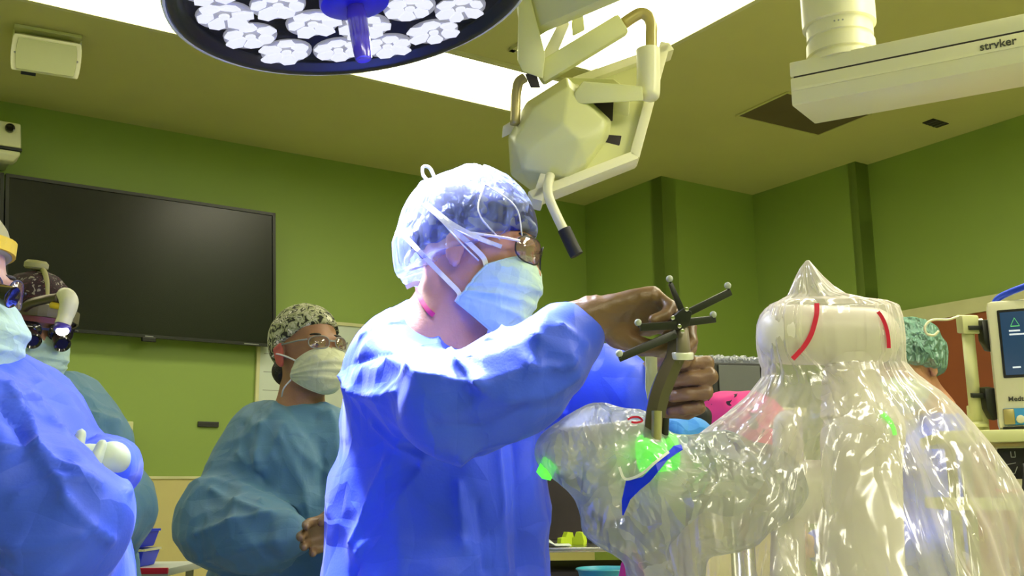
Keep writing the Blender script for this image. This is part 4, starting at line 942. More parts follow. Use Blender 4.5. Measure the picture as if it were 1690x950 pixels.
def glasses(F, org, s, parent, tilt=0.0, lens='clear_lens', frm='black', temple='black', big=1.0):
    L_ = lambda *a: org + s * (V(*a) @ F)
    g = mk('glasses', [L_(.11, a, b) for a, b in ((-.008, .004), (.008, .004), (.008, .009), (-.008, .009))] + [L_(.113, a, b) for a, b in ((-.008, .004), (.008, .004), (.008, .009), (-.008, .009))], [(0, 1, 2, 3), (7, 6, 5, 4), (0, 4, 5, 1), (1, 5, 6, 2), (2, 6, 7, 3), (3, 7, 4, 0)], frm, parent, False)
    for k in (-1, 1):
        rim = []
        for a in np.linspace(0, 2 * math.pi, 25)[:-1]:
            yy = k * (.036 + .029 * big * math.copysign(abs(math.cos(a)) ** .8, math.cos(a))); zz = .002 + .019 * big * math.copysign(abs(math.sin(a)) ** .8, math.sin(a))
            rim.append(L_(.112 - 5.5 * yy * yy, yy, zz))
        MB().tube(rim, .0014 * s, 8, close=True).mk('rim', frm, g, True)
        cen = sum(rim) / len(rim); n_ = len(rim)
        lo_ = mk('lens', [cen] + rim, [(0, i + 1, (i + 1) % n_ + 1) for i in range(n_)], lens, g, True); lo_.modifiers.new('s', 'SOLIDIFY').thickness = .0012
        MB().tube([L_(.092, k * .066, .010), L_(.072, k * .079, .010), L_(.02, k * .083, .012), L_(-.008, k * .084, .012), L_(-.022, k * .085, -.012)], .0022 * s, 8).mk('temple', temple, g, True)
    return g
def strap(name, pts, r, m, parent, n=6, flat=None):
    return MB().tube(curve_pts(pts, n), r, 8).mk(name, m, parent, True)
def ribbon(name, pts, wv, th, m, parent, n=6):
    q = curve_pts(pts, n); vs, fs = [], []
    for i, p in enumerate(q):
        tn = nrm(q[min(i + 1, len(q) - 1)] - q[max(i - 1, 0)]); out = nrm(CAM - p); sd = nrm(np.cross(tn, out)); 
        for a, b in ((-1, -1), (1, -1), (1, 1), (-1, 1)): vs.append(p + sd * a * wv + out * b * th)
    for i in range(len(q) - 1):
        for k in range(4): fs.append((i * 4 + k, i * 4 + (k + 1) % 4, i * 4 + 4 + (k + 1) % 4, i * 4 + 4 + k))
    fs += [(3, 2, 1, 0), tuple(len(vs) - 4 + k for k in range(4))]
    return mk(name, vs, fs, m, parent, False)
def rad(px, y): return px / FPX * y

def bouffant(name, F, org, s, m, parent, radii=(.122, .100, .112), c=(-.012, 0, .035), cutp=(.02, 0, .010), cutn=(.42, 0, -1), amp=.006, seed=1.0, extra=(), vox=.004, band=None):
    pr = xf([ell(c, radii, .03)] + list(extra), F, org, s)
    pl = [(org + s * (V(*cutp) @ F), V(*cutn) @ F)]
    Vv, Fc = nets(pr, vox, pl, 2); N = vnormals(Vv, Fc)
    L = (Vv - org) @ F.T / s; th = np.arctan2(L[:, 1], L[:, 0] + .012); el = L[:, 2]
    q = np.stack([th * 2.4, el * 14, th * 0 + seed], 1)
    d = amp * ridged(q, (1, 1, 1), .7, seed) + amp * .6 * ridged(Vv, (26, 26, 26), .8, seed + 3)
    Vv = Vv + N * d[:, None]
    return mk(name, Vv, Fc, m, parent, True)
def cap_shell(name, F, org, s, m, parent, radii=(.108, .086, .100), c=(-.010, 0, .036), cutp=(.02, 0, .028), cutn=(.30, 0, -1), amp=.003, seed=2.0, extra=()):
    return bouffant(name, F, org, s, m, parent, radii, c, cutp, cutn, amp, seed, extra)

def head_on(org, F, s): return xf(HEAD, F, org, s)

# ------------------------------------------------------------------ 1 the surgeon at the robot
Ys = 1.70
def surgeon():
    org = P(784, 414, Ys); F = frame(.97, -.24, -.16, 0.0); s = 1.02
    t = None
    sh = P(645, 612, 1.74); el_ = P(740, 674, 1.50); wr = P(958, 543, 1.49)
    el2 = P(905, 690, 1.96); wr2 = P(1042, 652, 1.79); sh2 = P(712, 590, 1.98)
    nb = org + s * (V(-.045, 0, -.17) @ F); ch = P(716, 640, 1.84)
    hipc = V(ch[0] + .01, ch[1], .95)
    HR = frame(1, .10, -.02); hrF = np.array([nrm((.98, .10, .12)), nrm((-.06, .75, -.62)), nrm(np.cross((.98, .10, .12), (-.06, .75, -.62)))])
    hr = xf(hand_prims(curls=[(35, 50, 30), (48, 55, 35), (58, 60, 35), (66, 60, 35)], side=1, thumb=((.030, .026, -.016), (.060, .036, -.034), (.082, .030, -.050), (.098, .018, -.058)), scale=1.04), hrF, P(985, 522, 1.49), 1.0)
    hlF = np.array([nrm((1, -.08, .10)), nrm((-.10, .0, 1.0)), nrm((.08, 1, 0))])   # x to the right, thumb side up, back of the hand away
    hl = xf(hand_prims(curls=[(76, 84, 22), (80, 86, 24), (84, 88, 24), (88, 88, 24)], side=1, thumb=((.030, .036, -.014), (.056, .046, -.036), (.070, .040, -.056), (.064, .032, -.078)), scale=1.2), hlF, P(1052, 652, 1.79), 1.0)
    body = head_on(org, F, s) + xf(NECK(), F, org, s) + xf(ear_prims(1) + ear_prims(-1), F, org, s) + [cone(nb, ch, .07, .12, .05), cone(ch, hipc, .13, .12, .05, (1, .8, 1)), cone(nb - UZ * .05, sh, .05, .055, .03), cone(nb - UZ * .05, sh2, .05, .055, .03),
        cone(sh, el_, .052, .040, .03), cone(el_, wr, .040, .026, .02), cone(sh2, el2, .052, .040, .03), cone(el2, wr2, .040, .026, .02)] + shrink(hr, .002) + shrink(hl, .002) + legs(hipc[0], hipc[1], .92, .10, (1, 0))
    Vv, Fc = nets(body, .0055, (), 1)
    t = mk('person', Vv, Fc, 'skin', None, True, label='surgeon in bright blue gown and clear bouffant cap, reaching toward the robot in profile', cat='person')
    shoes(t, hipc[0], hipc[1], .10, (1, 0))
    # gown
    S1 = 1.5
    tor = ch
    g = [cone(P(716, 600, 1.84), P(718, 690, 1.84), .110, .148, .05, (1, .80, 1)), cone(P(722, 690, 1.83), P(728, 800, 1.83), .160, .150, .05, (1, .80, 1)), cone(P(728, 800, 1.83), P(728, 990, 1.83), .150, .166, .05, (1, .84, 1)),
         cone(P(728, 990, 1.83), V(tor[0] + .01, tor[1], .42), .168, .24, .05, (1, .86, 1)), cone(P(862, 700, 1.80), P(862, 990, 1.80), .030, .034, .04, (1, .5, 1)), cone(P(585, 800, 1.84), P(575, 990, 1.84), .030, .045, .05, (1, .4, 1)),
         cone(nb - UZ * .062, sh, .064, .072, .05), cone(nb - UZ * .070, sh2, .062, .072, .05),
         cone(sh + V(0, 0, .0), el_, .078, .064, .04), cone(el_, P(845, 632, 1.48), .064, .071, .03), cone(P(845, 632, 1.48), P(908, 592, 1.47), .071, .052, .03), cone(P(905, 582, 1.47), P(935, 558, 1.485), .050, .040, .02), cone(P(935, 558, 1.485), wr + V(-.002, 0, -.004), .040, .034, .02),
         cone(sh2, el2, .095, .075, .05), cone(el2, P(1000, 640, 1.84), .078, .076, .04), cone(P(1000, 640, 1.84), wr2 + V(.006, 0, 0), .076, .052, .03)]
    cr = [([(700, 548), (760, 600), (800, 632)], .006, .012), ([(800, 632), (880, 610), (940, 600)], .005, .010), ([(800, 632), (806, 560), (835, 520)], .006, .011), ([(650, 600), (700, 628), (798, 635)], .008, .012),
          ([(575, 640), (640, 660), (690, 618)], .007, .010), ([(600, 560), (660, 545), (690, 520)], .008, .010), ([(590, 600), (650, 590), (700, 570)], .007, -.009), ([(560, 620), (600, 652), (660, 650)], .006, .010),
          ([(620, 700), (690, 752), (760, 738), (850, 715)], .010, .010), ([(700, 760), (660, 820), (600, 920)], .012, .016), ([(690, 770), (640, 850), (585, 950)], .010, -.014), ([(640, 760), (610, 840), (590, 900)], .010, .012),
          ([(757, 740), (755, 800), (762, 900)], .008, .009), ([(785, 740), (790, 830), (800, 940)], .010, -.010), ([(820, 735), (828, 830), (835, 940)], .010, .010), ([(850, 730), (850, 840), (858, 940)], .010, -.008),
          ([(800, 520), (830, 545), (870, 600)], .006, .009), ([(860, 520), (885, 560), (945, 590)], .006, .008), ([(905, 512), (925, 545), (965, 570)], .005, .008), ([(840, 660), (900, 650), (950, 620)], .006, .006), ([(720, 700), (800, 700), (860, 670)], .012, -.008)]
    cuts = []
    Vv, Fc = nets(g, .0058, (), 2, 0, [cone(nb + V(.016, 0, .030), nb + V(.06, 0, .25), .064, .10)])
    N = vnormals(Vv, Fc); d = fold_field(Vv, .0080, .95, 3.0)
    tree = BVHTree.FromPolygons([tuple(v) for v in Vv], [tuple(f) for f in Fc])
    for pts, wd, am in cr:
        q = [snap(tree, x, y) for x, y in pts]; q = [x for x in q if x is not None]
        if len(q) > 1: d += crease(Vv, q, wd, am)
    gown = mk('gown', Vv + N * d[:, None], Fc, 'gown_blue', t, True)
    gt = bvh(gown)
    # neckline
    ne = [nb + V(.012, 0, -.012) + (V(.066 * math.cos(a), .068 * math.sin(a), -.022 * math.cos(a))) for a in np.linspace(0, 2 * math.pi, 30)[:-1]]
    MB().tube(ne, .0045, 8, close=True).mk('neckband', 'strap', t, True)
    pk = [nb + V(.006, 0, .016) + V(.067 * math.cos(a), .069 * math.sin(a), -.02 * math.cos(a)) for a in np.linspace(math.pi * .75, math.pi * 1.75, 16)]
    MB().tube(pk, .0045, 8).mk('undershirt_collar', 'pink_tape', t, True)
    # gloves
    Vv, Fc = nets(hr + [cone(P(985, 522, 1.49) - V(.01, 0, 0), wr + V(-.01, 0, .0), .029, .035, .01)], .0032, (), 2)
    Vv += vnormals(Vv, Fc) * (.0014 * ridged(Vv, (60, 25, 60), .5))[:, None]; mk('right_glove', Vv, Fc, 'glove_tan', t)
    MB().tube([wr + V(.002, .036 * math.cos(a), .036 * math.sin(a)) for a in np.linspace(0, 2 * math.pi, 24)[:-1]], .0028, 8, close=True).mk('glove_cuff_rim', mat('green_rim', (.02, .30, .12), .5), t, True)
    Vv, Fc = nets(hl + [cone(P(1052, 652, 1.79), wr2 - V(.012, 0, 0), .029, .034, .01)], .0032, (), 2)
    Vv += vnormals(Vv, Fc) * (.0012 * ridged(Vv, (60, 60, 60), .5))[:, None]; mk('left_glove', Vv, Fc, 'glove_tan', t)
    # face: glasses, mask, ties, cap
    eyes(F, org, s, t, (0, -.4))
    glasses(F, org, s, t, 0, 'clear_lens', 'black', 'white', 1.1)
    mo, lp = mask_mesh('mask', F, org, s, 'mask', t, top=-.004, bot=-.146, bulge=-.010, seed=3, noseout=.01, back=.010)
    inner = cap_shell('inner_cap', F, org, s, 'cap_inner', t, radii=(.107, .088, .099), cutp=(.06, 0, .030), cutn=(.30, 0, -1), amp=.003, seed=4)
    bf = bouffant('bouffant_cap', F, org, s, 'bouffant', t, radii=(.112, .098, .106), c=(-.016, 0, .034), cutp=(.05, 0, .020), cutn=(.50, 0, -1), amp=.005, seed=7, extra=[ell((-.066, 0, -.030), (.058, .080, .062), .05)])
    bt2 = bvh(bf)
    bt3 = bvh(t)
    def sk(x, y, f=None):
        c = [q for q in (snap(bt2, x, y, .004), snap(bt3, x, y, .004)) if q is not None]
        return min(c, key=lambda q: q[1]) if c else P(x, y, f or Ys - .08)
    # radiating ties in the cap (elastic seams) and mask ties
    for pts in ([(690, 330), (740, 372), (800, 400), (815, 404)], [(705, 338), (760, 400), (790, 430)], [(800, 302), (790, 350), (825, 395)], [(795, 300), (850, 340), (862, 390)]):
        strap('cap_seam', [sk(x, y) for x, y in pts], .0013, 'strap', t)
    lo = lambda u, v: lp(u, v)
    ribbon('lower_tie', [lo(-1, 1.0), sk(758, 484), sk(740, 464), sk(722, 446), sk(705, 428), sk(688, 410), P(668, 390, Ys - .02), P(655, 379, Ys)], .0040, .0009, 'strap', t)
    ribbon('upper_tie', [lo(-1, 0.02), sk(797, 424), sk(775, 402), sk(745, 376), sk(715, 348), sk(700, 335)], .0042, .0009, 'strap', t)
    ribbon('headlight_strap', [sk(706, 337), sk(745, 368), sk(790, 392), sk(812, 401), sk(828, 407)], .0034, .0010, 'strap', t)
    strap('tie_loop', [P(726, 312, Ys - .03), P(716, 290, Ys - .02), P(708, 276, Ys - .02), P(698, 276, Ys - .02), P(699, 290, Ys - .02), P(712, 304, Ys - .03), P(722, 316, Ys - .03)], .0030, 'strap', t)
    strap('tie_knot', [P(690, 404, Ys - .0), P(676, 420, Ys - .02), P(672, 432, Ys - .02), P(682, 440, Ys - .02), P(694, 428, Ys - .03)], .0050, 'strap', t)
    ribbon('tie_end', [P(700, 468, Ys), P(684, 468, Ys), P(670, 474, Ys)], .0040, .001, 'strap', t)
    strap('headband_wire', [P(692, 338, Ys - .03), P(684, 350, Ys - .02), P(681, 380, Ys - .02), P(680, 410, Ys - .02)], .0024, 'black', t)
    gt3 = bvh(gown); cl = []
    for x, y in ((689, 474), (692, 488), (698, 500), (707, 512), (716, 520)):
        c = [q for q in (snap(gt3, x, y, .004), snap(bt3, x, y, .004)) if q is not None]
        if c: cl.append(min(c, key=lambda q: q[1]))
    if len(cl) > 2: ribbon('collar_piping', cl, .0040, .0012, 'pink_tape', t)
    return t, gown
SURG, SGOWN = surgeon()

# ------------------------------------------------------------------ generic observer
def observer(label, org, F, s, skinm, gownm, gown_prims, body_prims, creases, neckc, amp=.007, seed=1.0, gvox=.0075, cutn=(0, 0, 1), neckr=.067, zc=1.0, feet=None, fdir=(1, -.5), ears=True):
    body = head_on(org, F, s) + xf(NECK(), F, org, s) + (xf(ear_prims(1) + ear_prims(-1), F, org, s) if ears else []) + body_prims
    if feet is not None: body += legs(feet[0], feet[1], .92, .09, fdir)
    Vv, Fc = nets(body, .0065, (), 1)
    t = mk('person', Vv, Fc, skinm, None, True, label=label, cat='person')
    if feet is not None: shoes(t, feet[0], feet[1], .09, fdir)
    Vv, Fc = nets(gown_prims, gvox, (), 2, 0, [cone(neckc + UZ * .022 + F[0] * .006, neckc + UZ * .25 + F[0] * .05, neckr, neckr + .03)]); N = vnormals(Vv, Fc); d = fold_field(Vv, amp, zc, seed)
    tree = BVHTree.FromPolygons([tuple(v) for v in Vv], [tuple(f) for f in Fc])
    for pts, wd, am in creases:
        q = [snap(tree, x, y) for x, y in pts]; q = [x for x in q if x is not None]
        if len(q) > 1: d += crease(Vv, q, wd, am)
    g = mk('gown', Vv + N * d[:, None], Fc, gownm, t, True)
    return t, g

# 2 the man with the patterned cap
def man_in_cap():
    Y = 2.75; org = P(506, 580, Y); F = frame(.74, -.67, .10, -.03); s = 1.0
    nb = org + s * (V(-.045, 0, -.165) @ F); ch = P(492, 760, Y + .02)
    shR = P(412, 768, Y - .02); elR = P(364, 870, Y - .10); wrR = P(470, 880, Y - .26)
    shL = P(585, 745, Y + .10); elL = P(640, 850, Y - .05); wrL = P(590, 880, Y - .26)
    hF1 = np.array([nrm((.96, -.25, .10)), nrm((.1, .25, .96)), nrm(np.cross((.96, -.25, .10), (.1, .25, .96)))])
    hA = xf(hand_prims(curls=[(35, 45, 25)] * 4, side=1, thumb=((.030, .034, -.010), (.058, .040, -.018), (.082, .030, -.026), (.098, .018, -.030)), scale=1.15), hF1, P(515, 880, Y - .28), 1.0)
    hF2 = np.array([nrm((-.95, -.2, -.15)), nrm((.1, -.1, .98)), nrm(np.cross((-.95, -.2, -.15), (.1, -.1, .98)))])
    hB = xf(hand_prims(curls=[(30, 40, 20)] * 4, side=1, scale=1.1), hF2, P(610, 866, Y - .33), 1.0)
    body = [cone(nb, ch, .06, .11, .04), cone(ch, V(ch[0], ch[1], .95), .11, .11, .05), cone(nb - UZ * .06, shR, .045, .055, .03), cone(nb - UZ * .06, shL, .045, .055, .03), cone(shR, elR, .052, .042, .03), cone(elR, wrR, .042, .03, .02), cone(wrR, P(515, 880, Y - .28), .03, .026, .01),
            cone(shL, elL, .052, .042, .03), cone(elL, wrL, .042, .03, .02)] + shrink(hA, .002) + shrink(hB, .002)
    g = [cone(nb - UZ * .10, P(470, 755, Y), .070, .14, .05), cone(nb - UZ * .10, P(535, 755, Y + .05), .07, .12, .05), cone(P(490, 770, Y + .02), P(480, 990, Y + .02), .175, .205, .05, (1, 1.15, 1)), cone(P(480, 990, Y + .02), V(ch[0], ch[1], .45), .205, .26, .05, (1, 1.1, 1)),
         cone(nb - UZ * .085, shR, .058, .070, .04), cone(nb - UZ * .085, shL, .058, .070, .04), cone(shR, elR, .078, .082, .04), cone(elR, P(420, 885, Y - .2), .098, .085, .05), cone(P(420, 885, Y - .2), P(474, 880, Y - .27), .080, .052, .03),
         cone(shL, elL, .10, .095, .05), cone(elL, wrL, .09, .06, .03)]
    cr = [([(452, 668), (462, 720), (500, 800), (505, 850)], .012, .016), ([(430, 700), (425, 760), (430, 830)], .012, .018), ([(345, 755), (395, 748), (425, 775)], .010, .014), ([(400, 700), (412, 760), (440, 800)], .010, -.012),
          ([(305, 830), (350, 810), (400, 835), (430, 845)], .010, .016), ([(325, 880), (380, 860), (450, 850)], .010, .014), ([(330, 920), (400, 905), (460, 890)], .012, .014), ([(540, 690), (555, 760), (560, 830)], .012, .012), ([(520, 690), (530, 760), (525, 840)], .012, -.012), ([(470, 700), (490, 740), (545, 790)], .010, .010)]
    t, gw = observer('man in teal gown and mottled camouflage cap with hands clasped at waist', org, F, s, 'skin2', 'gown_teal', g, body, cr, nb - UZ * .008, .0145, 5.0, zc=.9, cutn=V(.2, -.15, 1), feet=(ch[0], ch[1]))
    ring = [nb - UZ * .030 + V(.070 * math.cos(a), .072 * math.sin(a), -.018 * math.cos(a) + .01 * math.sin(a)) for a in np.linspace(0, 2 * math.pi, 30)[:-1]]
    MB().tube(ring, .0055, 8, close=True).mk('neckband', 'cuff', t, True)
    Vv, Fc = nets(hA + [cone(P(515, 880, Y - .28), P(468, 880, Y - .26), .028, .038, .01)], .0045, (), 2); mk('right_glove', Vv, Fc, 'glove_brown', t)
    Vv, Fc = nets(hB, .0045, (), 2); mk('left_glove', Vv, Fc, 'glove_brown', t)
    eyes(F, org, s, t, (0, .1)); glasses(F, org, s, t, 0, 'clear_lens', 'grey', 'grey', .90)
    Vv, Fc = nets(xf(ear_prims(-1), F, org, s * 1.03), .003, (), 1); mk('ear', Vv, Fc, 'ear', t)
    mo, lp = mask_mesh('mask', F, org, s, 'mask_cream', t, top=-.008, bot=-.128, bulge=.004, seed=8)
    cap_shell('patterned_cap', F, org, s, 'cap_cam', t, radii=(.107, .088, .098), c=(-.010, 0, .034), cutp=(.05, 0, .042), cutn=(.50, 0, -1), amp=.002, seed=3)
    hp_ = xf([ell((-.055, 0, -.045), (.045, .070, .048), .02)], F, org, s); Vv, Fc = nets(hp_, .005); mk('hair', Vv, Fc, 'hair', t)
    E_ = lambda *a: org + s * (V(*a) @ F)
    strap('upper_tie', [lp(-1, 0), E_(.02, -.083, -.022), E_(-.01, -.090, -.010), E_(-.05, -.075, -.008)], .0022, 'strap', t)
    strap('lower_tie', [lp(-1, 1), E_(-.005, -.075, -.100), E_(-.03, -.065, -.115), E_(-.06, -.045, -.13)], .0022, 'strap', t)
    return t
man_in_cap()

# 3 the far-left doctor with loupes and headlamp
def headlamp_doctor():
    Y = 2.30; org = P(52, 545, Y); F = frame(.62, -.76, -.16, .03); s = 1.0
    nb = org + s * (V(-.045, 0, -.16) @ F); ch = P(60, 760, Y + .06)
    shL = P(150, 748, Y + .04); elL = P(186, 840, Y + .02); shR = P(-60, 745, Y + .04)
    body = [cone(nb, ch, .06, .11, .04), cone(ch, V(ch[0], ch[1], .95), .11, .11, .05), cone(nb, shL, .06, .06, .04), cone(nb, shR, .06, .06, .04), cone(shL, elL, .052, .042, .03), cone(elL, P(120, 900, Y - .2), .042, .03, .02), cone(shR, P(-90, 860, Y), .052, .042, .03)]
    wl = P(120, 905, Y - .22); hF = np.array([nrm((-.85, -.5, .0)), nrm((.0, .0, 1.0)), nrm(np.cross((-.85, -.5, .0), (.0, .0, 1.0)))]); hn = xf(hand_prims(side=1), hF, wl, 1.0); body += shrink(hn, .002)
    wr_ = P(-20, 905, Y - .22); hF2 = np.array([nrm((.85, -.5, .0)), nrm((.0, .0, 1.0)), nrm(np.cross((.85, -.5, .0), (.0, .0, 1.0)))]); hn2 = xf(hand_prims(side=1), hF2, wr_, 1.0); body += shrink(hn2, .002) + [cone(P(-90, 860, Y), wr_, .042, .03, .02)]
    g = [cone(nb - UZ * .085, P(40, 760, Y + .05), .072, .14, .05), cone(nb - UZ * .085, P(100, 760, Y + .05), .07, .115, .05), cone(P(60, 760, Y + .06), P(60, 1000, Y + .06), .19, .20, .05, (1, 1.15, 1)), cone(P(60, 1000, Y + .06), V(ch[0], ch[1], .45), .20, .25, .05, (1, 1.1, 1)),
         cone(nb - UZ * .080, shL, .062, .076, .05), cone(nb - UZ * .080, shR, .062, .076, .05), cone(shL, elL, .080, .078, .04), cone(elL, wl, .085, .045, .04), cone(shR, P(-90, 860, Y), .095, .085, .05), cone(P(-90, 860, Y), wr_, .085, .045, .04)]
    cr = [([(100, 668), (150, 690), (190, 700)], .010, .012), ([(150, 720), (175, 705), (205, 760)], .010, -.014), ([(120, 680), (135, 705), (160, 700)], .008, .010), ([(200, 800), (205, 850), (185, 900)], .010, .012)]
    t, gw = observer('doctor in pale teal gown wearing loupes and lit headlamp over dark floral cap', org, F, s, 'skin2', 'gown_teal2', g, body, cr, nb - UZ * .004, .013, 9.0, cutn=V(.2, -.1, 1), feet=(ch[0], ch[1]))
    for h_ in (hn, hn2):
        Vv, Fc = nets(h_, .006, (), 1); mk('glove', Vv, Fc, 'glove_white', t)
    eyes(F, org, s, t, (0, -.3))
    E_ = lambda *a: org + s * (V(*a) @ F)
    ribbon('neckline_trim', [P(40, 636, Y - .12), P(55, 645, Y - .13), P(72, 636, Y - .10), P(80, 622, Y - .06)], .005, .002, 'black', t)
    mo, lp = mask_mesh('mask', F, org, s, 'mask', t, top=-.010, bot=-.132, bulge=.006, seed=12)
    cap_shell('floral_cap', F, org, s, 'cap_dark', t, radii=(.108, .088, .100), c=(-.008, 0, .034), cutp=(.05, 0, .036), cutn=(.35, 0, -1), amp=.003, seed=6)
    # headlamp harness
    hb = [E_(-.008 + .112 * math.cos(a), .092 * math.sin(a), .030 + .016 * math.cos(a)) for a in np.linspace(0, 2 * math.pi, 32)[:-1]]
    vs, fs = [], []
    for p in hb:
        o_ = nrm(p - E_(-.008, 0, .03)); u_ = V(0, 0, 1) @ F
        for a_, b_ in ((-1, 0), (1, 0), (1, .004), (-1, .004)): vs.append(p + u_ * a_ * .013 + o_ * b_)
    n_ = len(hb); fs = [(i * 4 + k, i * 4 + (k + 1) % 4, ((i + 1) % n_) * 4 + (k + 1) % 4, ((i + 1) % n_) * 4 + k) for i in range(n_) for k in range(4)]
    hl = mk('headlamp', vs, fs, mat('olive_headband', (.16, .14, .07), .6), t, False)
    MB().tube(curve_pts([E_(-.10, 0, .04), E_(-.06, 0, .115), E_(0, 0, .140), E_(.06, 0, .115), E_(.10, 0, .05)], 5), .006, 8).mk('top_band', 'cap_olive', hl, True)
    auto(MB().lathe(E_(-.005, -.01, .138), V(0, 0, 1) @ F, [(0, .022), (.004, .026), (.014, .026), (.020, .020), (.021, .005)], 24).mk('adjuster_knob', 'cap_olive', hl, True))
    Yh = (org[1]) - .14
    ar = [P(40, 508, Yh + .02), P(52, 500, Yh), P(75, 494, Yh - .02), P(98, 491, Yh - .03)]
    MB().tube(curve_pts(ar, 5), .010, 12).mk('lamp_arm', 'gunmetal', hl, True)
    pod = MB().tube(curve_pts([P(98, 491, Yh - .03), P(108, 488, Yh - .03), P(114, 500, Yh - .035), P(108, 522, Yh - .04), P(103, 536, Yh - .045)], 5), [.012, .013, .015, .0165, .0175, .018, .0185, .019, .019, .019, .019, .0185, .018, .0175, .017, .016, .016, .016, .016, .016, .016], 18)
    auto(pod.mk('lamp_pod', 'cream_white', hl, True))
    MB().tube([P(85, 503, Yh - .03), P(100, 506, Yh - .035)], .007, 10).mk('focus_knob', 'yellow', hl, True)
    d = nrm(P(101, 547, Yh - .05) - P(105, 532, Yh - .045))
    MB().lathe(P(104, 537, Yh - .045), d, [(0, .0165), (.010, .0175), (.012, .016)], 20).mk('lamp_ring', mat('violet_ring', (.08, .05, .5), .3), hl, True)
    MB().sphere(P(103, 546, Yh - .054), (.0135, .009, .010), 10).mk('lamp_lens', 'head_led', hl, True)
    ld = bpy.data.lights.new('headlamp_spot', 'SPOT'); ld.energy = 3; ld.spot_size = math.radians(50); ld.shadow_soft_size = .01
    lo_ = bpy.data.objects.new('headlamp_spot', ld); C.collection.objects.link(lo_); lo_.location = P(102, 552, Yh - .075); lo_.rotation_euler = Vector(V(.55, -.35, -.75)).to_track_quat('-Z', 'Y').to_euler()
    # loupes
    lf = glasses(F, org, s, t, 0, 'lens', 'black', 'black', 1.0)
    for k in (-1, 1):
        c_ = E_(.112, k * .030, -.006); dd = nrm(V(1, 0, -.45) @ F)
        auto(MB().lathe(c_, dd, [(0, .013), (.012, .014), (.014, .017), (.040, .018), (.042, .016), (.038, .012)], 24).mk('magnifier', 'lens', lf, True))
    ribbon('brow_bar', [E_(.085, .060, .026), E_(.108, .03, .026), E_(.113, 0, .026), E_(.108, -.03, .026), E_(.085, -.060, .026)], .006, .003, mat('maroon_bar', (.20, .05, .06), .5), lf)
    return t
headlamp_doctor()

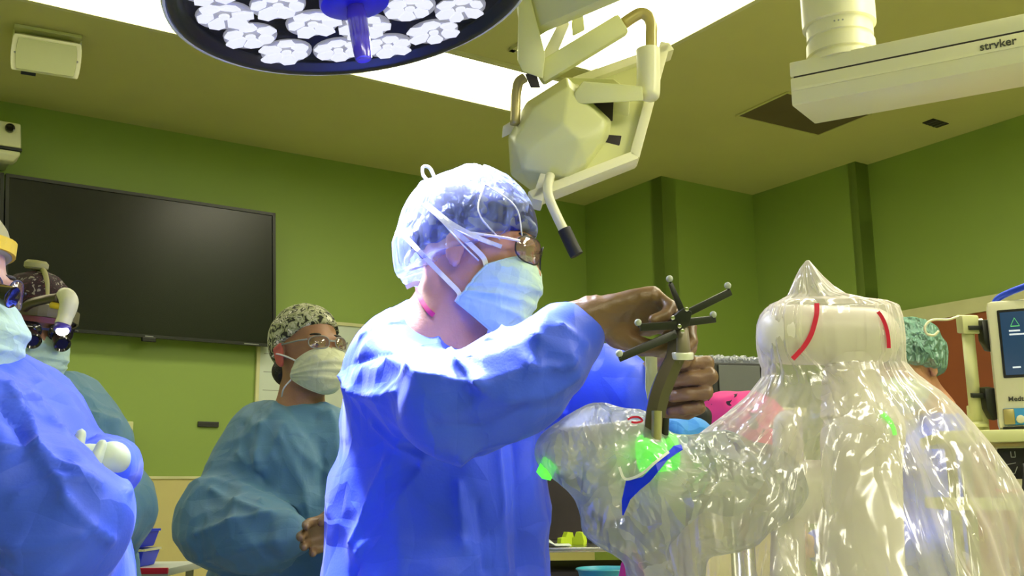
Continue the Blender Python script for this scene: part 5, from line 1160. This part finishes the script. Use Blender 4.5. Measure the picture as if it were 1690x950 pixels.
# 4 the near-left doctor, arms crossed
def crossed_arms_doctor():
    Y = 1.42; org = P(-112, 480, Y); F = frame(.98, -.18, -.06, 0.0); s = 1.04
    nb = org + s * (V(-.045, 0, -.165) @ F); ch = P(-60, 800, Y + .05)
    shN = P(-75, 725, Y - .10); elN = P(112, 862, Y - .14); wrN = P(118, 772, Y - .02)
    shF = P(-45, 745, Y + .24); elF = P(180, 772, Y + .08); wrF = P(120, 738, Y + .00)
    hF = np.array([nrm((.50, .35, -.75)), nrm((-.2, .9, .3)), nrm(np.cross((.5, .35, -.75), (-.2, .9, .3)))])
    # near hand: a rounded gloved back of the hand tucked under the far arm
    hN = xf(hand_prims(curls=[(6, 8, 8), (2, 6, 6), (6, 8, 8), (12, 10, 8)], side=1, scale=.9, spread=6), np.array([nrm((-.04, .10, 1)), V(1, 0, .04), nrm((0, -1, .1))]), P(94, 940, Y - .085), 1.0)
    # far hand: finger tips lying over the near sleeve
    hFF = np.array([nrm((-.82, -.30, -.30)), nrm((-.25, .1, .95)), nrm((-.30, -.90, .10))])
    hFa = xf(hand_prims(curls=[(25, 30, 10)] * 4, side=1, scale=.92, thumb=((.030, .026, -.010), (.055, .030, -.020), (.075, .026, -.028), (.088, .020, -.034))), hFF, P(150, 768, Y - .03), 1.0)
    body = [cone(nb, ch, .08, .14, .05), cone(ch, V(ch[0], ch[1], .95), .14, .14, .05), cone(nb - UZ * .06, shN, .045, .055, .03), cone(nb - UZ * .06, shF, .045, .055, .03), cone(shN, elN, .052, .042, .03), cone(elN, P(94, 940, Y - .085), .042, .026, .02), cone(shF, elF, .035, .024, .03), cone(elF, P(150, 768, Y - .03), .024, .022, .02)] + shrink(hN, .002) + shrink(hFa, .002)
    g = [cone(nb - UZ * .10, ch, .075, .15, .05), cone(ch, P(-60, 1000, Y + .05), .19, .20, .05), cone(P(-60, 1000, Y + .05), V(ch[0], ch[1], .45), .20, .26, .05), cone(nb - UZ * .09, shN, .066, .075, .05), cone(nb - UZ * .09, shF, .064, .060, .04),
         cone(shN, elN, .088, .068, .05), cone(elN, P(105, 850, Y - .06), .064, .050, .04), cone(P(-40, 730, Y + .1), P(40, 765, Y + .10), .065, .045, .05),
         cone(P(30, 860, Y - .10), P(50, 960, Y - .05), .085, .10, .05), cone(P(-20, 850, Y), P(50, 1000, Y), .12, .13, .06),
         cone(shF, P(60, 760, Y + .18), .056, .036, .04), cone(P(60, 760, Y + .18), P(150, 770, Y + .10), .034, .034, .03), cone(P(150, 770, Y + .10), elF, .034, .030, .03), cone(elF, P(176, 772, Y - .0), .036, .031, .02)]
    cr = [([(0, 740), (60, 738), (95, 770), (150, 795)], .006, .010), ([(60, 750), (100, 800), (110, 830)], .005, .009), ([(30, 820), (90, 795), (160, 805)], .006, .009), ([(110, 832), (150, 870), (178, 890)], .005, .010), ([(0, 890), (60, 895), (130, 880)], .008, .012),
          ([(0, 920), (60, 935), (100, 930)], .008, .010), ([(10, 640), (50, 690), (60, 735)], .006, .012), ([(0, 660), (30, 700), (40, 735)], .006, -.012), ([(40, 655), (75, 690), (100, 715)], .006, .010), ([(165, 735), (190, 765), (205, 815)], .006, .010)]
    t, gw = observer('doctor at left edge, blue gown, arms crossed, khaki cap with yellow band', org, F, s, 'skin3', 'gown_blue', g, body, cr, nb - UZ * .002, .009, 13.0, gvox=.0058, zc=.8, cutn=V(-.1, 0, 1), feet=(ch[0], ch[1]))
    Vv, Fc = nets(hN, .0038, (), 2); mk('right_glove', Vv, Fc, 'glove_white', t)
    Vv, Fc = nets(hFa + [cone(P(150, 768, Y - .03), P(166, 768, Y + .0), .025, .028, .01)], .0038, (), 2); mk('left_glove', Vv, Fc, 'glove_white', t)
    eyes(F, org, s, t); glasses(F, org, s, t, 0, 'clear_lens', mat('blue_frame', (.02, .03, .12), .4), 'black', 1.0)
    mo, lp = mask_mesh('mask', F, org, s, 'mask', t, top=-.006, bot=-.142, bulge=.012, seed=22)
    cap_shell('khaki_cap', F, org, s, 'cap_olive', t, radii=(.108, .088, .108), cutp=(.05, 0, .050), cutn=(.10, 0, -1), amp=.002, seed=6)
    E_ = lambda *a: org + s * (V(*a) @ F); vs, fs = [], []
    for i in range(40):
        a = i * 2 * math.pi / 40
        for r_, z_ in ((1.0, .048), (1.0, .066), (1.05, .066), (1.05, .048)): vs.append(E_(-.010 + .1055 * r_ * math.cos(a), .086 * r_ * math.sin(a), z_ + .010 * math.cos(a)))
    fs = [(i * 4 + k, i * 4 + (k + 1) % 4, ((i + 1) % 40) * 4 + (k + 1) % 4, ((i + 1) % 40) * 4 + k) for i in range(40) for k in range(4)]
    mk('yellow_band', vs, fs, 'yellow', t, False)
    c_ = E_(.118, -.030, -.004); auto(MB().lathe(c_, nrm(V(1, 0, -.3) @ F), [(0, .012), (.02, .014), (.03, .015), (.028, .01)], 20).mk('magnifier', 'lens', t, True))
    return t
crossed_arms_doctor()

# 5 the person behind the drape, green bouffant
def person_behind_drape():
    Y = 3.1; org = P(1498, 605, Y); F = frame(-.75, -.45, -.35, 0.0); s = .98
    nb = org + s * (V(-.045, 0, -.16) @ F); ch = V(nb[0] - .09, nb[1] + .03, nb[2] - .25)
    shR = ch + V(-.05, .13, .10); shL = ch + V(.03, -.13, .10)
    body = [cone(nb, ch, .06, .11, .04), cone(ch, V(ch[0], ch[1], .95), .11, .11, .05), cone(nb - UZ * .06, shR, .045, .055, .03), cone(nb - UZ * .06, shL, .045, .055, .03)]
    g = [cone(nb - UZ * .07, ch, .07, .13, .05), cone(ch, V(ch[0], ch[1], .5), .13, .16, .05), cone(nb - UZ * .06, shR, .065, .08, .05), cone(nb - UZ * .06, shL, .065, .08, .05)]
    for sh_, k in ((shR, -1), (shL, 1)):
        e_ = sh_ + V(-.02, k * -.03, -.25); w_ = e_ + V(-.20, -.10, .0)
        hF = np.array([nrm((-.9, -.4, 0)), V(0, 0, 1), nrm(np.cross((-.9, -.4, 0), (0, 0, 1)))]); h_ = xf(hand_prims(side=1), hF, w_, 1.0)
        body += [cone(sh_, e_, .05, .04, .03), cone(e_, w_, .04, .028, .02)] + shrink(h_, .002); g += [cone(sh_, e_, .09, .08, .05), cone(e_, w_ - (w_ - e_) * .12, .08, .045, .04)]
    t, gw = observer('person in green bouffant cap and blue gown standing behind the draped robot', org, F, s, 'skin', 'gown_blue', g, body, [], nb - UZ * .004, .009, 17.0, feet=(ch[0], ch[1]), fdir=(-.7, -.7))
    eyes(F, org, s, t); mask_mesh('mask', F, org, s, 'mask', t, seed=5)
    cap_shell('dark_hair', F, org, s, M['hair'], t, radii=(.102, .082, .095), cutp=(.05, 0, .030), cutn=(.5, 0, -1), amp=.003, seed=6)
    bouffant('bouffant_cap', F, org, s, 'bouffant_green', t, radii=(.120, .105, .112), c=(-.018, 0, .030), cutp=(.05, 0, .018), cutn=(.5, 0, -1), amp=.008, seed=9)
    return t
person_behind_drape()
# ================================================================== ROBOT, DRAPE, TRACKER
Yr = 1.50
t = new_empty('surgical_robot', V(*P(1400, 900, Yr)[:2], 0), 'white surgical robot column and arm standing under the clear drape', 'surgical robot')
R = lambda x, y, z=0.0: P(x, y, Yr + z)
Vv, Fc = nets([cone(R(1300, 551), R(1436, 555), .0450, .0430, .01)], .004, (), 2); mk('top_cylinder', Vv, Fc, 'white', t)
auto(MB().lathe(R(1400, 585), -UZ, [(0, .036), (.014, .036), (.015, .034), (.018, .034), (.019, .037), (.034, .037), (.035, .040), (.09, .045)], 48).mk('neck_rings', 'white', t, True))
Vv, Fc = nets([cone(R(1405, 640), R(1425, 700), .038, .050, .03), cone(R(1430, 720), R(1430, 990), .048, .052, .03), cone(R(1395, 735), R(1400, 990), .030, .040, .03), cone(R(1300, 700, .03), R(1300, 1000, .03), .022, .026, .02)], .0065, (), 2); mk('column', Vv, Fc, 'white', t)
Vv, Fc = nets([cone(R(1465, 705, -.01), R(1450, 705, .03), .012, .02, .01)], .004, (), 1)
MB().tube([R(1430, 722, -.050) + .040 * (RT * math.cos(q_) + UP * math.sin(q_)) for q_ in np.linspace(.1, 1.0, 8)], .003, 8).mk('status_arc', mat('faint_green_ring', (.2, .7, .15), .4, noise=0, emit=(.1, 1, .05), es=1.0), t, True)
Vv, Fc = nets([cone(R(1125, 805, .02), R(1400, 812, .04), .046, .046, .02, (1, 1, 1)), cone(R(1125, 790, .02), R(1240, 792, .03), .036, .036, .02)], .006, (), 2); mk('forearm', Vv, Fc, 'white', t)
Vv, Fc = nets([cone(R(1100, 800, .0), R(1100, 815, .1), .050, .050, .02), cone(R(1070, 760), R(1095, 780), .030, .040, .03)], .006, (), 2); mk('wrist_joint', Vv, Fc, 'white', t)
Vv, Fc = nets([cone(R(935, 745, .03), R(1050, 735, .01), .036, .038, .02), cone(R(1000, 760, .0), R(1010, 820, .02), .036, .034, .02)], .006, (), 2); mk('tool_head', Vv, Fc, 'white', t)
MB().lathe(R(1085, 747, -.045), nrm(V(1, .1, .06)), [(-.026, .024), (-.022, .0265), (.020, .0265), (.026, .024)], 32).mk('light_ring', 'green_led', t, True)
MB().lathe(R(903, 772, .02), nrm(V(1, 0, -.5)), [(-.012, .012), (.0, .017), (.012, .014)], 24).mk('light_ring', 'green_led', t, True)
MB().hull([V(*(R(1400, 900) + V(x, y, 0))[:2], z) for x in (-.22, .18) for y in (-.2, .25) for z in (.08, .55)], .03, 3).mk('base_cabinet', 'white', t)
for sx in (-.18, .14):
    for sy in (-.15, .2): MB().lathe(V(*(R(1400, 900) + V(sx, sy, 0))[:2], .0) + V(-.012, 0, .04), V(1, 0, 0), [(0, .036), (.004, .04), (.020, .04), (.024, .036)], 20).mk('caster', 'rubber', t, True)

# --- the drape: a tent lofted over the robot, plus the sleeve over its left arm
RINGS = [(430, 1333, 3, .003), (442, 1333, 13, .012), (458, 1335, 24, .022), (474, 1339, 36, .030), (488, 1346, 50, .036), (497, 1356, 76, .040), (504, 1363, 98, .056), (514, 1366, 108, .064), (530, 1366, 113, .066), (550, 1367, 115, .066), (570, 1368, 115, .066), (588, 1370, 113, .064), (604, 1374, 114, .064),
         (620, 1382, 124, .068), (650, 1392, 158, .085), (680, 1391, 190, .10), (710, 1384, 222, .115), (740, 1376, 252, .125), (780, 1368, 282, .14), (830, 1362, 312, .15), (890, 1368, 325, .165), (950, 1380, 325, .18), (1040, 1390, 335, .20)]
def tent():
    n = 220; vs = []; fs = []; k = len(RINGS)
    ys = np.array([r[0] for r in RINGS], float); fine = np.concatenate([np.linspace(ys[i], ys[i + 1], 7)[:-1] for i in range(k - 1)] + [[ys[-1]]])
    cx = np.interp(fine, ys, [r[1] for r in RINGS]); hw = np.interp(fine, ys, [r[2] for r in RINGS]); hd = np.interp(fine, ys, [r[3] for r in RINGS])
    for i, y in enumerate(fine):
        c = P(cx[i], y, Yr + .02); a_ = np.arange(n) / n * 2 * math.pi
        f = min(1, max(0, (y - 600) / 200)); ti = max(0, 1 - abs(y - 465) / 40)
        fold = .045 * f * np.sin(a_ * 7 + 1.3 + .004 * y) + .030 * f * np.sin(a_ * 13 + .6 - .006 * y) + .014 * np.sin(a_ * 23 + 2 + .01 * y) + .09 * ti * np.sin(a_ * 5 + 1) + .008 * np.sin(a_ * 41 + y * .03)
        sharp = .05 * f * (np.abs(np.sin(a_ * 5.5 + .7)) ** .5 - .7)
        rx = rad(hw[i], Yr) * (1 + (fold + sharp) * .55); ry = hd[i] * (1 + (fold + sharp) * 1.4)
        # rounded-box cross-section where the film is pulled over the cylinder
        e = float(np.interp(y, [430, 490, 510, 590, 640], [1, 1, .45, .45, 1]))
        for j in range(n):
            cs, sn = math.cos(a_[j]), math.sin(a_[j]); vs.append(c + V(math.copysign(abs(cs) ** e, cs) * rx[j], -math.copysign(abs(sn) ** e, sn) * ry[j], 0))
    # a straight skirt below the frame
    L = len(fine); base = vs[-n:]
    for z_ in (.75, .45): vs += [V(p[0], p[1], z_) for p in base]; L += 1
    fs = [(i * n + j, i * n + (j + 1) % n, (i + 1) * n + (j + 1) % n, (i + 1) * n + j) for i in range(L - 1) for j in range(n)]
    vs.append(np.mean(vs[:n], 0)); fs += [(len(vs) - 1, (j + 1) % n, j) for j in range(n)]
    vs = np.array(vs); q = vs * V(1, 1, 1)
    d = .005 * (facets(vs, (14, 14, 6), .9, 2.0) - .3)
    vs = vs + np.stack([d * .5, -d, d * 0], 1)
    return mk('tent', vs, fs, 'film', None, True)
DR = new_empty('clear_drape', V(*P(1380, 900, Yr)[:2], .3), 'clear crinkled plastic drape tied with red bands over the robot', 'drape')
tn = tent(); tn.parent = DR; tn.location = tuple(ORG[tn] - ORG[DR]); tn.name = 'tent'
Vv, Fc = nets([cone(R(955, 735, .0), R(1050, 742, -.01), .044, .050, .03), cone(R(915, 742, .02), R(960, 750, .01), .024, .040, .04), cone(R(985, 720), R(1045, 715), .036, .028, .03), cone(R(990, 770), R(1015, 838), .050, .046, .03),
               cone(R(1045, 770, -.02), R(1085, 800, -.03), .052, .060, .03), cone(R(1085, 800, -.03), R(1190, 812, -.03), .058, .070, .03), cone(R(1065, 830), R(1100, 930), .050, .055, .04), cone(R(1190, 812, -.03), R(1250, 800, .0), .070, .06, .04), cone(R(1060, 862), R(1010, 862), .03, .026, .04)], .0055, (), 2)
N = vnormals(Vv, Fc); Vv = Vv + N * (.016 * (facets(Vv, (11, 11, 11), .9, 4.0) - .3) + .003 * facets(Vv, (34, 34, 34), .9, 7.0))[:, None]
sl = mk('sleeve', Vv, Fc, 'film2', DR, True)
trees = (bvh(tn), bvh(sl))
def on(x, y, off=.002, f=None):
    c = [snap(T_, x, y, off) for T_ in trees]; c = [p for p in c if p is not None]
    return min(c, key=lambda p: p[1]) if c else P(x, y, f or Yr - .06)
ribbon('red_band', [on(1348, 500), on(1348, 516), on(1344, 535), on(1338, 553), on(1328, 570), on(1314, 586), on(1308, 592)], .0034, .001, 'red', DR)
ribbon('red_band', [on(1449, 514), on(1456, 524), on(1462, 538), on(1466, 556), on(1467, 574)], .0026, .001, 'red', DR)
# blue adhesive strip
up_ = [(1027, 850), (1026, 826), (1033, 793), (1060, 787), (1082, 765), (1100, 748), (1112, 735), (1124, 733)]
dn_ = [(1029, 850), (1040, 824), (1056, 808), (1072, 795), (1086, 778), (1102, 758), (1116, 748), (1127, 741)]
vs = [on(x, y, .006) for x, y in up_] + [on(x, y, .006) for x, y in dn_]; kk = len(up_)
o = mk('blue_strip', vs, [(i, i + 1, kk + i + 1, kk + i) for i in range(kk - 1)], 'blue_tape', DR, False); o.modifiers.new('s', 'SOLIDIFY').thickness = .0008
ribbon('strip_seam', [on(x, y, .008) for x, y in ((1022, 770), (1032, 790), (1058, 782), (1082, 762), (1104, 745))], .0018, .0008, 'strap', DR)
ribbon('red_mark', [on(x, y, .003) for x, y in ((1036, 692), (1044, 688), (1054, 688), (1060, 694), (1050, 697), (1042, 696))], .0014, .0006, 'red', DR)

# --- tracker with reflective balls
Yt = 1.43
T = lambda x, y, z=0.0: P(x, y, Yt + z)
t = new_empty('tracking_frame', T(1125, 560), 'black star-shaped tracking frame with grey balls, held by the surgeon', 'tracking frame')
ctr = T(1127, 526)
def arm(p, q, w0, w1):
    p, q = np.array(p), np.array(q); d = nrm(q - p); sd = nrm(np.cross(d, FW)); b = MB()
    b.hull([p + sd * a * w0 + FW * c for a in (-1, 1) for c in (-.004, .004)] + [q + sd * a * w1 + FW * c for a in (-1, 1) for c in (-.004, .004)], .0012)
    auto(b.mk('arm', 'black', t))
for (p, q, w0, w1) in ((T(1125, 512), T(1106, 467), .0045, .0032), (T(1135, 516), T(1206, 481, .02), .0052, .0052), (T(1130, 532), T(1181, 526, .03), .0056, .0050), (T(1120, 536), T(1056, 540, -.02), .006, .0052), (T(1116, 550), T(1021, 591, -.05), .0062, .0052)): arm(p, q, w0, w1)
ball = mat('grey_reflective_ball', (.42, .45, .40), .55, noise=.1, nscale=60)
for x, y, z in ((1105, 460, 0), (1201, 471, .015), (1177, 519, .025), (1053, 532, -.03), (1022, 583, -.055)):
    b_ = MB().sphere(T(x, y, z), .0050, 10).mk('marker_ball', ball, t, True)
    MB().tube([T(x, y, z), T(x + 2, y + 8, z)], .0018, 8).mk('ball_post', 'black', b_, True)
auto(MB().hull([ctr + RT * a + UP * b + FW * c for a, b in ((-.012, .006), (.0, .016), (.012, .010), (.008, -.010), (-.012, -.016), (-.018, -.006)) for c in (-.007, .007)], .002).mk('hub', 'black', t))
for x, y in ((1133, 510), (1110, 524), (1121, 538), (1126, 546)): auto(MB().lathe(T(x, y, -.008), -FW, [(0, .0030), (.0025, .0030), (.003, .002)], 14).mk('screw', 'chrome', t))
t = new_empty('guide_instrument', T(1100, 640), 'steel guide instrument with bright collar below the tracking frame', 'instrument')
auto(MB().lathe(T(1124, 535, .01), nrm(T(1127, 590, .01) - T(1124, 535, .01)), [(0, .007), (.006, .010), (.042, .0115), (.046, .010)], 32).mk('barrel', mat('dull_steel', (.26, .22, .17), .42, metal=.5), t, True))
auto(MB().lathe(T(1126, 581, .01), -UP, [(0, .0150), (.0012, .0158), (.0085, .0158), (.010, .0150), (.0105, .008)], 40).mk('collar', mat('bright_steel', (.8, .8, .68), .3, metal=.25), t, True))
auto(MB().lathe(T(1121, 596, .01), -UP, [(0, .004), (.006, .003)], 12).mk('tip_screw', 'gunmetal', t, True))
L_e = curve_pts([T(x, y, .012) for x, y in ((1103, 558), (1100, 585), (1084, 618), (1071, 655), (1064, 700), (1060, 745))], 6)
R_e = curve_pts([T(x, y, .012) for x, y in ((1122, 558), (1131, 585), (1117, 622), (1103, 660), (1095, 700), (1090, 745))], 6)
b_ = MB(); vs = []; fs = []
for l_, r_ in zip(L_e, R_e): vs += [l_ - FW * .003, l_ * .5 + r_ * .5 - FW * .008, r_ - FW * .003, r_ + FW * .005, l_ + FW * .005]
for i in range(len(L_e) - 1):
    for k in range(5): fs.append((i * 5 + k, i * 5 + (k + 1) % 5, i * 5 + 5 + (k + 1) % 5, i * 5 + 5 + k))
fs += [(0, 1, 2, 3, 4), tuple(len(vs) - 5 + k for k in range(5))]; b_.add(vs, fs)
auto(b_.mk('curved_shaft', 'gunmetal', t))
auto(MB().tube([T(1084, 678, .0), T(1083, 730, .0)], .0072, 20).mk('inner_rod', mat('pale_brass', (.50, .46, .25), .3, metal=.6), t, True))
auto(MB().tube([T(1098, 690, .012), T(1096, 740, .012)], .0055, 16).mk('side_rod', 'black', t, True))
b_ = MB().hull([T(x, y, .16 + z) for x, y in ((1065, 572), (1084, 566), (1085, 640), (1079, 668), (1070, 668), (1065, 640)) for z in (-.004, .004)], .002)
auto(b_.mk('pale_blade', None or 'cream_dim', None, label='pale flat strip hanging between sleeve and tracking frame', cat='strip'))

# --- cloths beyond the hand
def bundle(name, prims, m, label, cat, seed, amp=.012):
    Vv, Fc = nets(prims, .006, (), 2); N = vnormals(Vv, Fc)
    Vv = Vv + N * (amp * (ridged(Vv, (9, 9, 9), .9, seed) - .1) + amp * .4 * ridged(Vv, (24, 24, 24), .9, seed + 3))[:, None]
    return mk(name, Vv, Fc, m, None, True, label=label, cat=cat)
Yq = 1.95
Q = lambda x, y, z=0.0: P(x, y, Yq + z)
bundle('blue_towel', [cone(Q(1120, 730), Q(1150, 715), .045, .030, .03), cone(Q(1120, 730), Q(1128, 705), .035, .018, .02)], 'towel', 'crumpled bright blue towel under the gloved fist', 'towel', 3.0, .008)
bundle('black_strap', [cone(Q(1155, 690, .04), Q(1160, 735, .04), .026, .020, .02)], 'rubber', 'black strap between the blue towel and the pink apron', 'strap', 5.0, .005)
ap = [cone(Q(1185, 690, .2), Q(1225, 720, .2), .050, .09, .04), cone(Q(1215, 715, .2), Q(1222, 770, .2), .08, .07, .05)]
bundle('pink_apron', ap, 'pink', 'pink apron with black print behind the draped robot arm', 'apron', 7.0, .008)
z_ = P(1222, 830, Yq + .2); MB().tube([V(z_[0], z_[1], 0), z_ + UZ * .02], .025).lathe(V(z_[0], z_[1], 0), UZ, [(0, .11), (.02, .11), (.03, .03)], 24).mk('apron_stand', 'chrome', None, True, label='steel stand carrying the pink apron', cat='stand')
q2 = P(1042, 960, 1.75)
bundle('pink_cushion', [cone(q2 + V(0, 0, .045), q2 + V(0, 0, -.12), .012, .055, .02), cone(q2 + V(0, 0, -.12), q2 + V(0, 0, -.25), .055, .07, .02)], 'pink', 'pink cloth with black print hanging low beside the teal basin', 'cloth', 9.0, .004)
MB().tube([V(q2[0], q2[1], 0), q2 + V(0, 0, -.26)], .014).mk('cloth_post', 'chrome', None, True, label='steel post under the low pink cloth', cat='post')
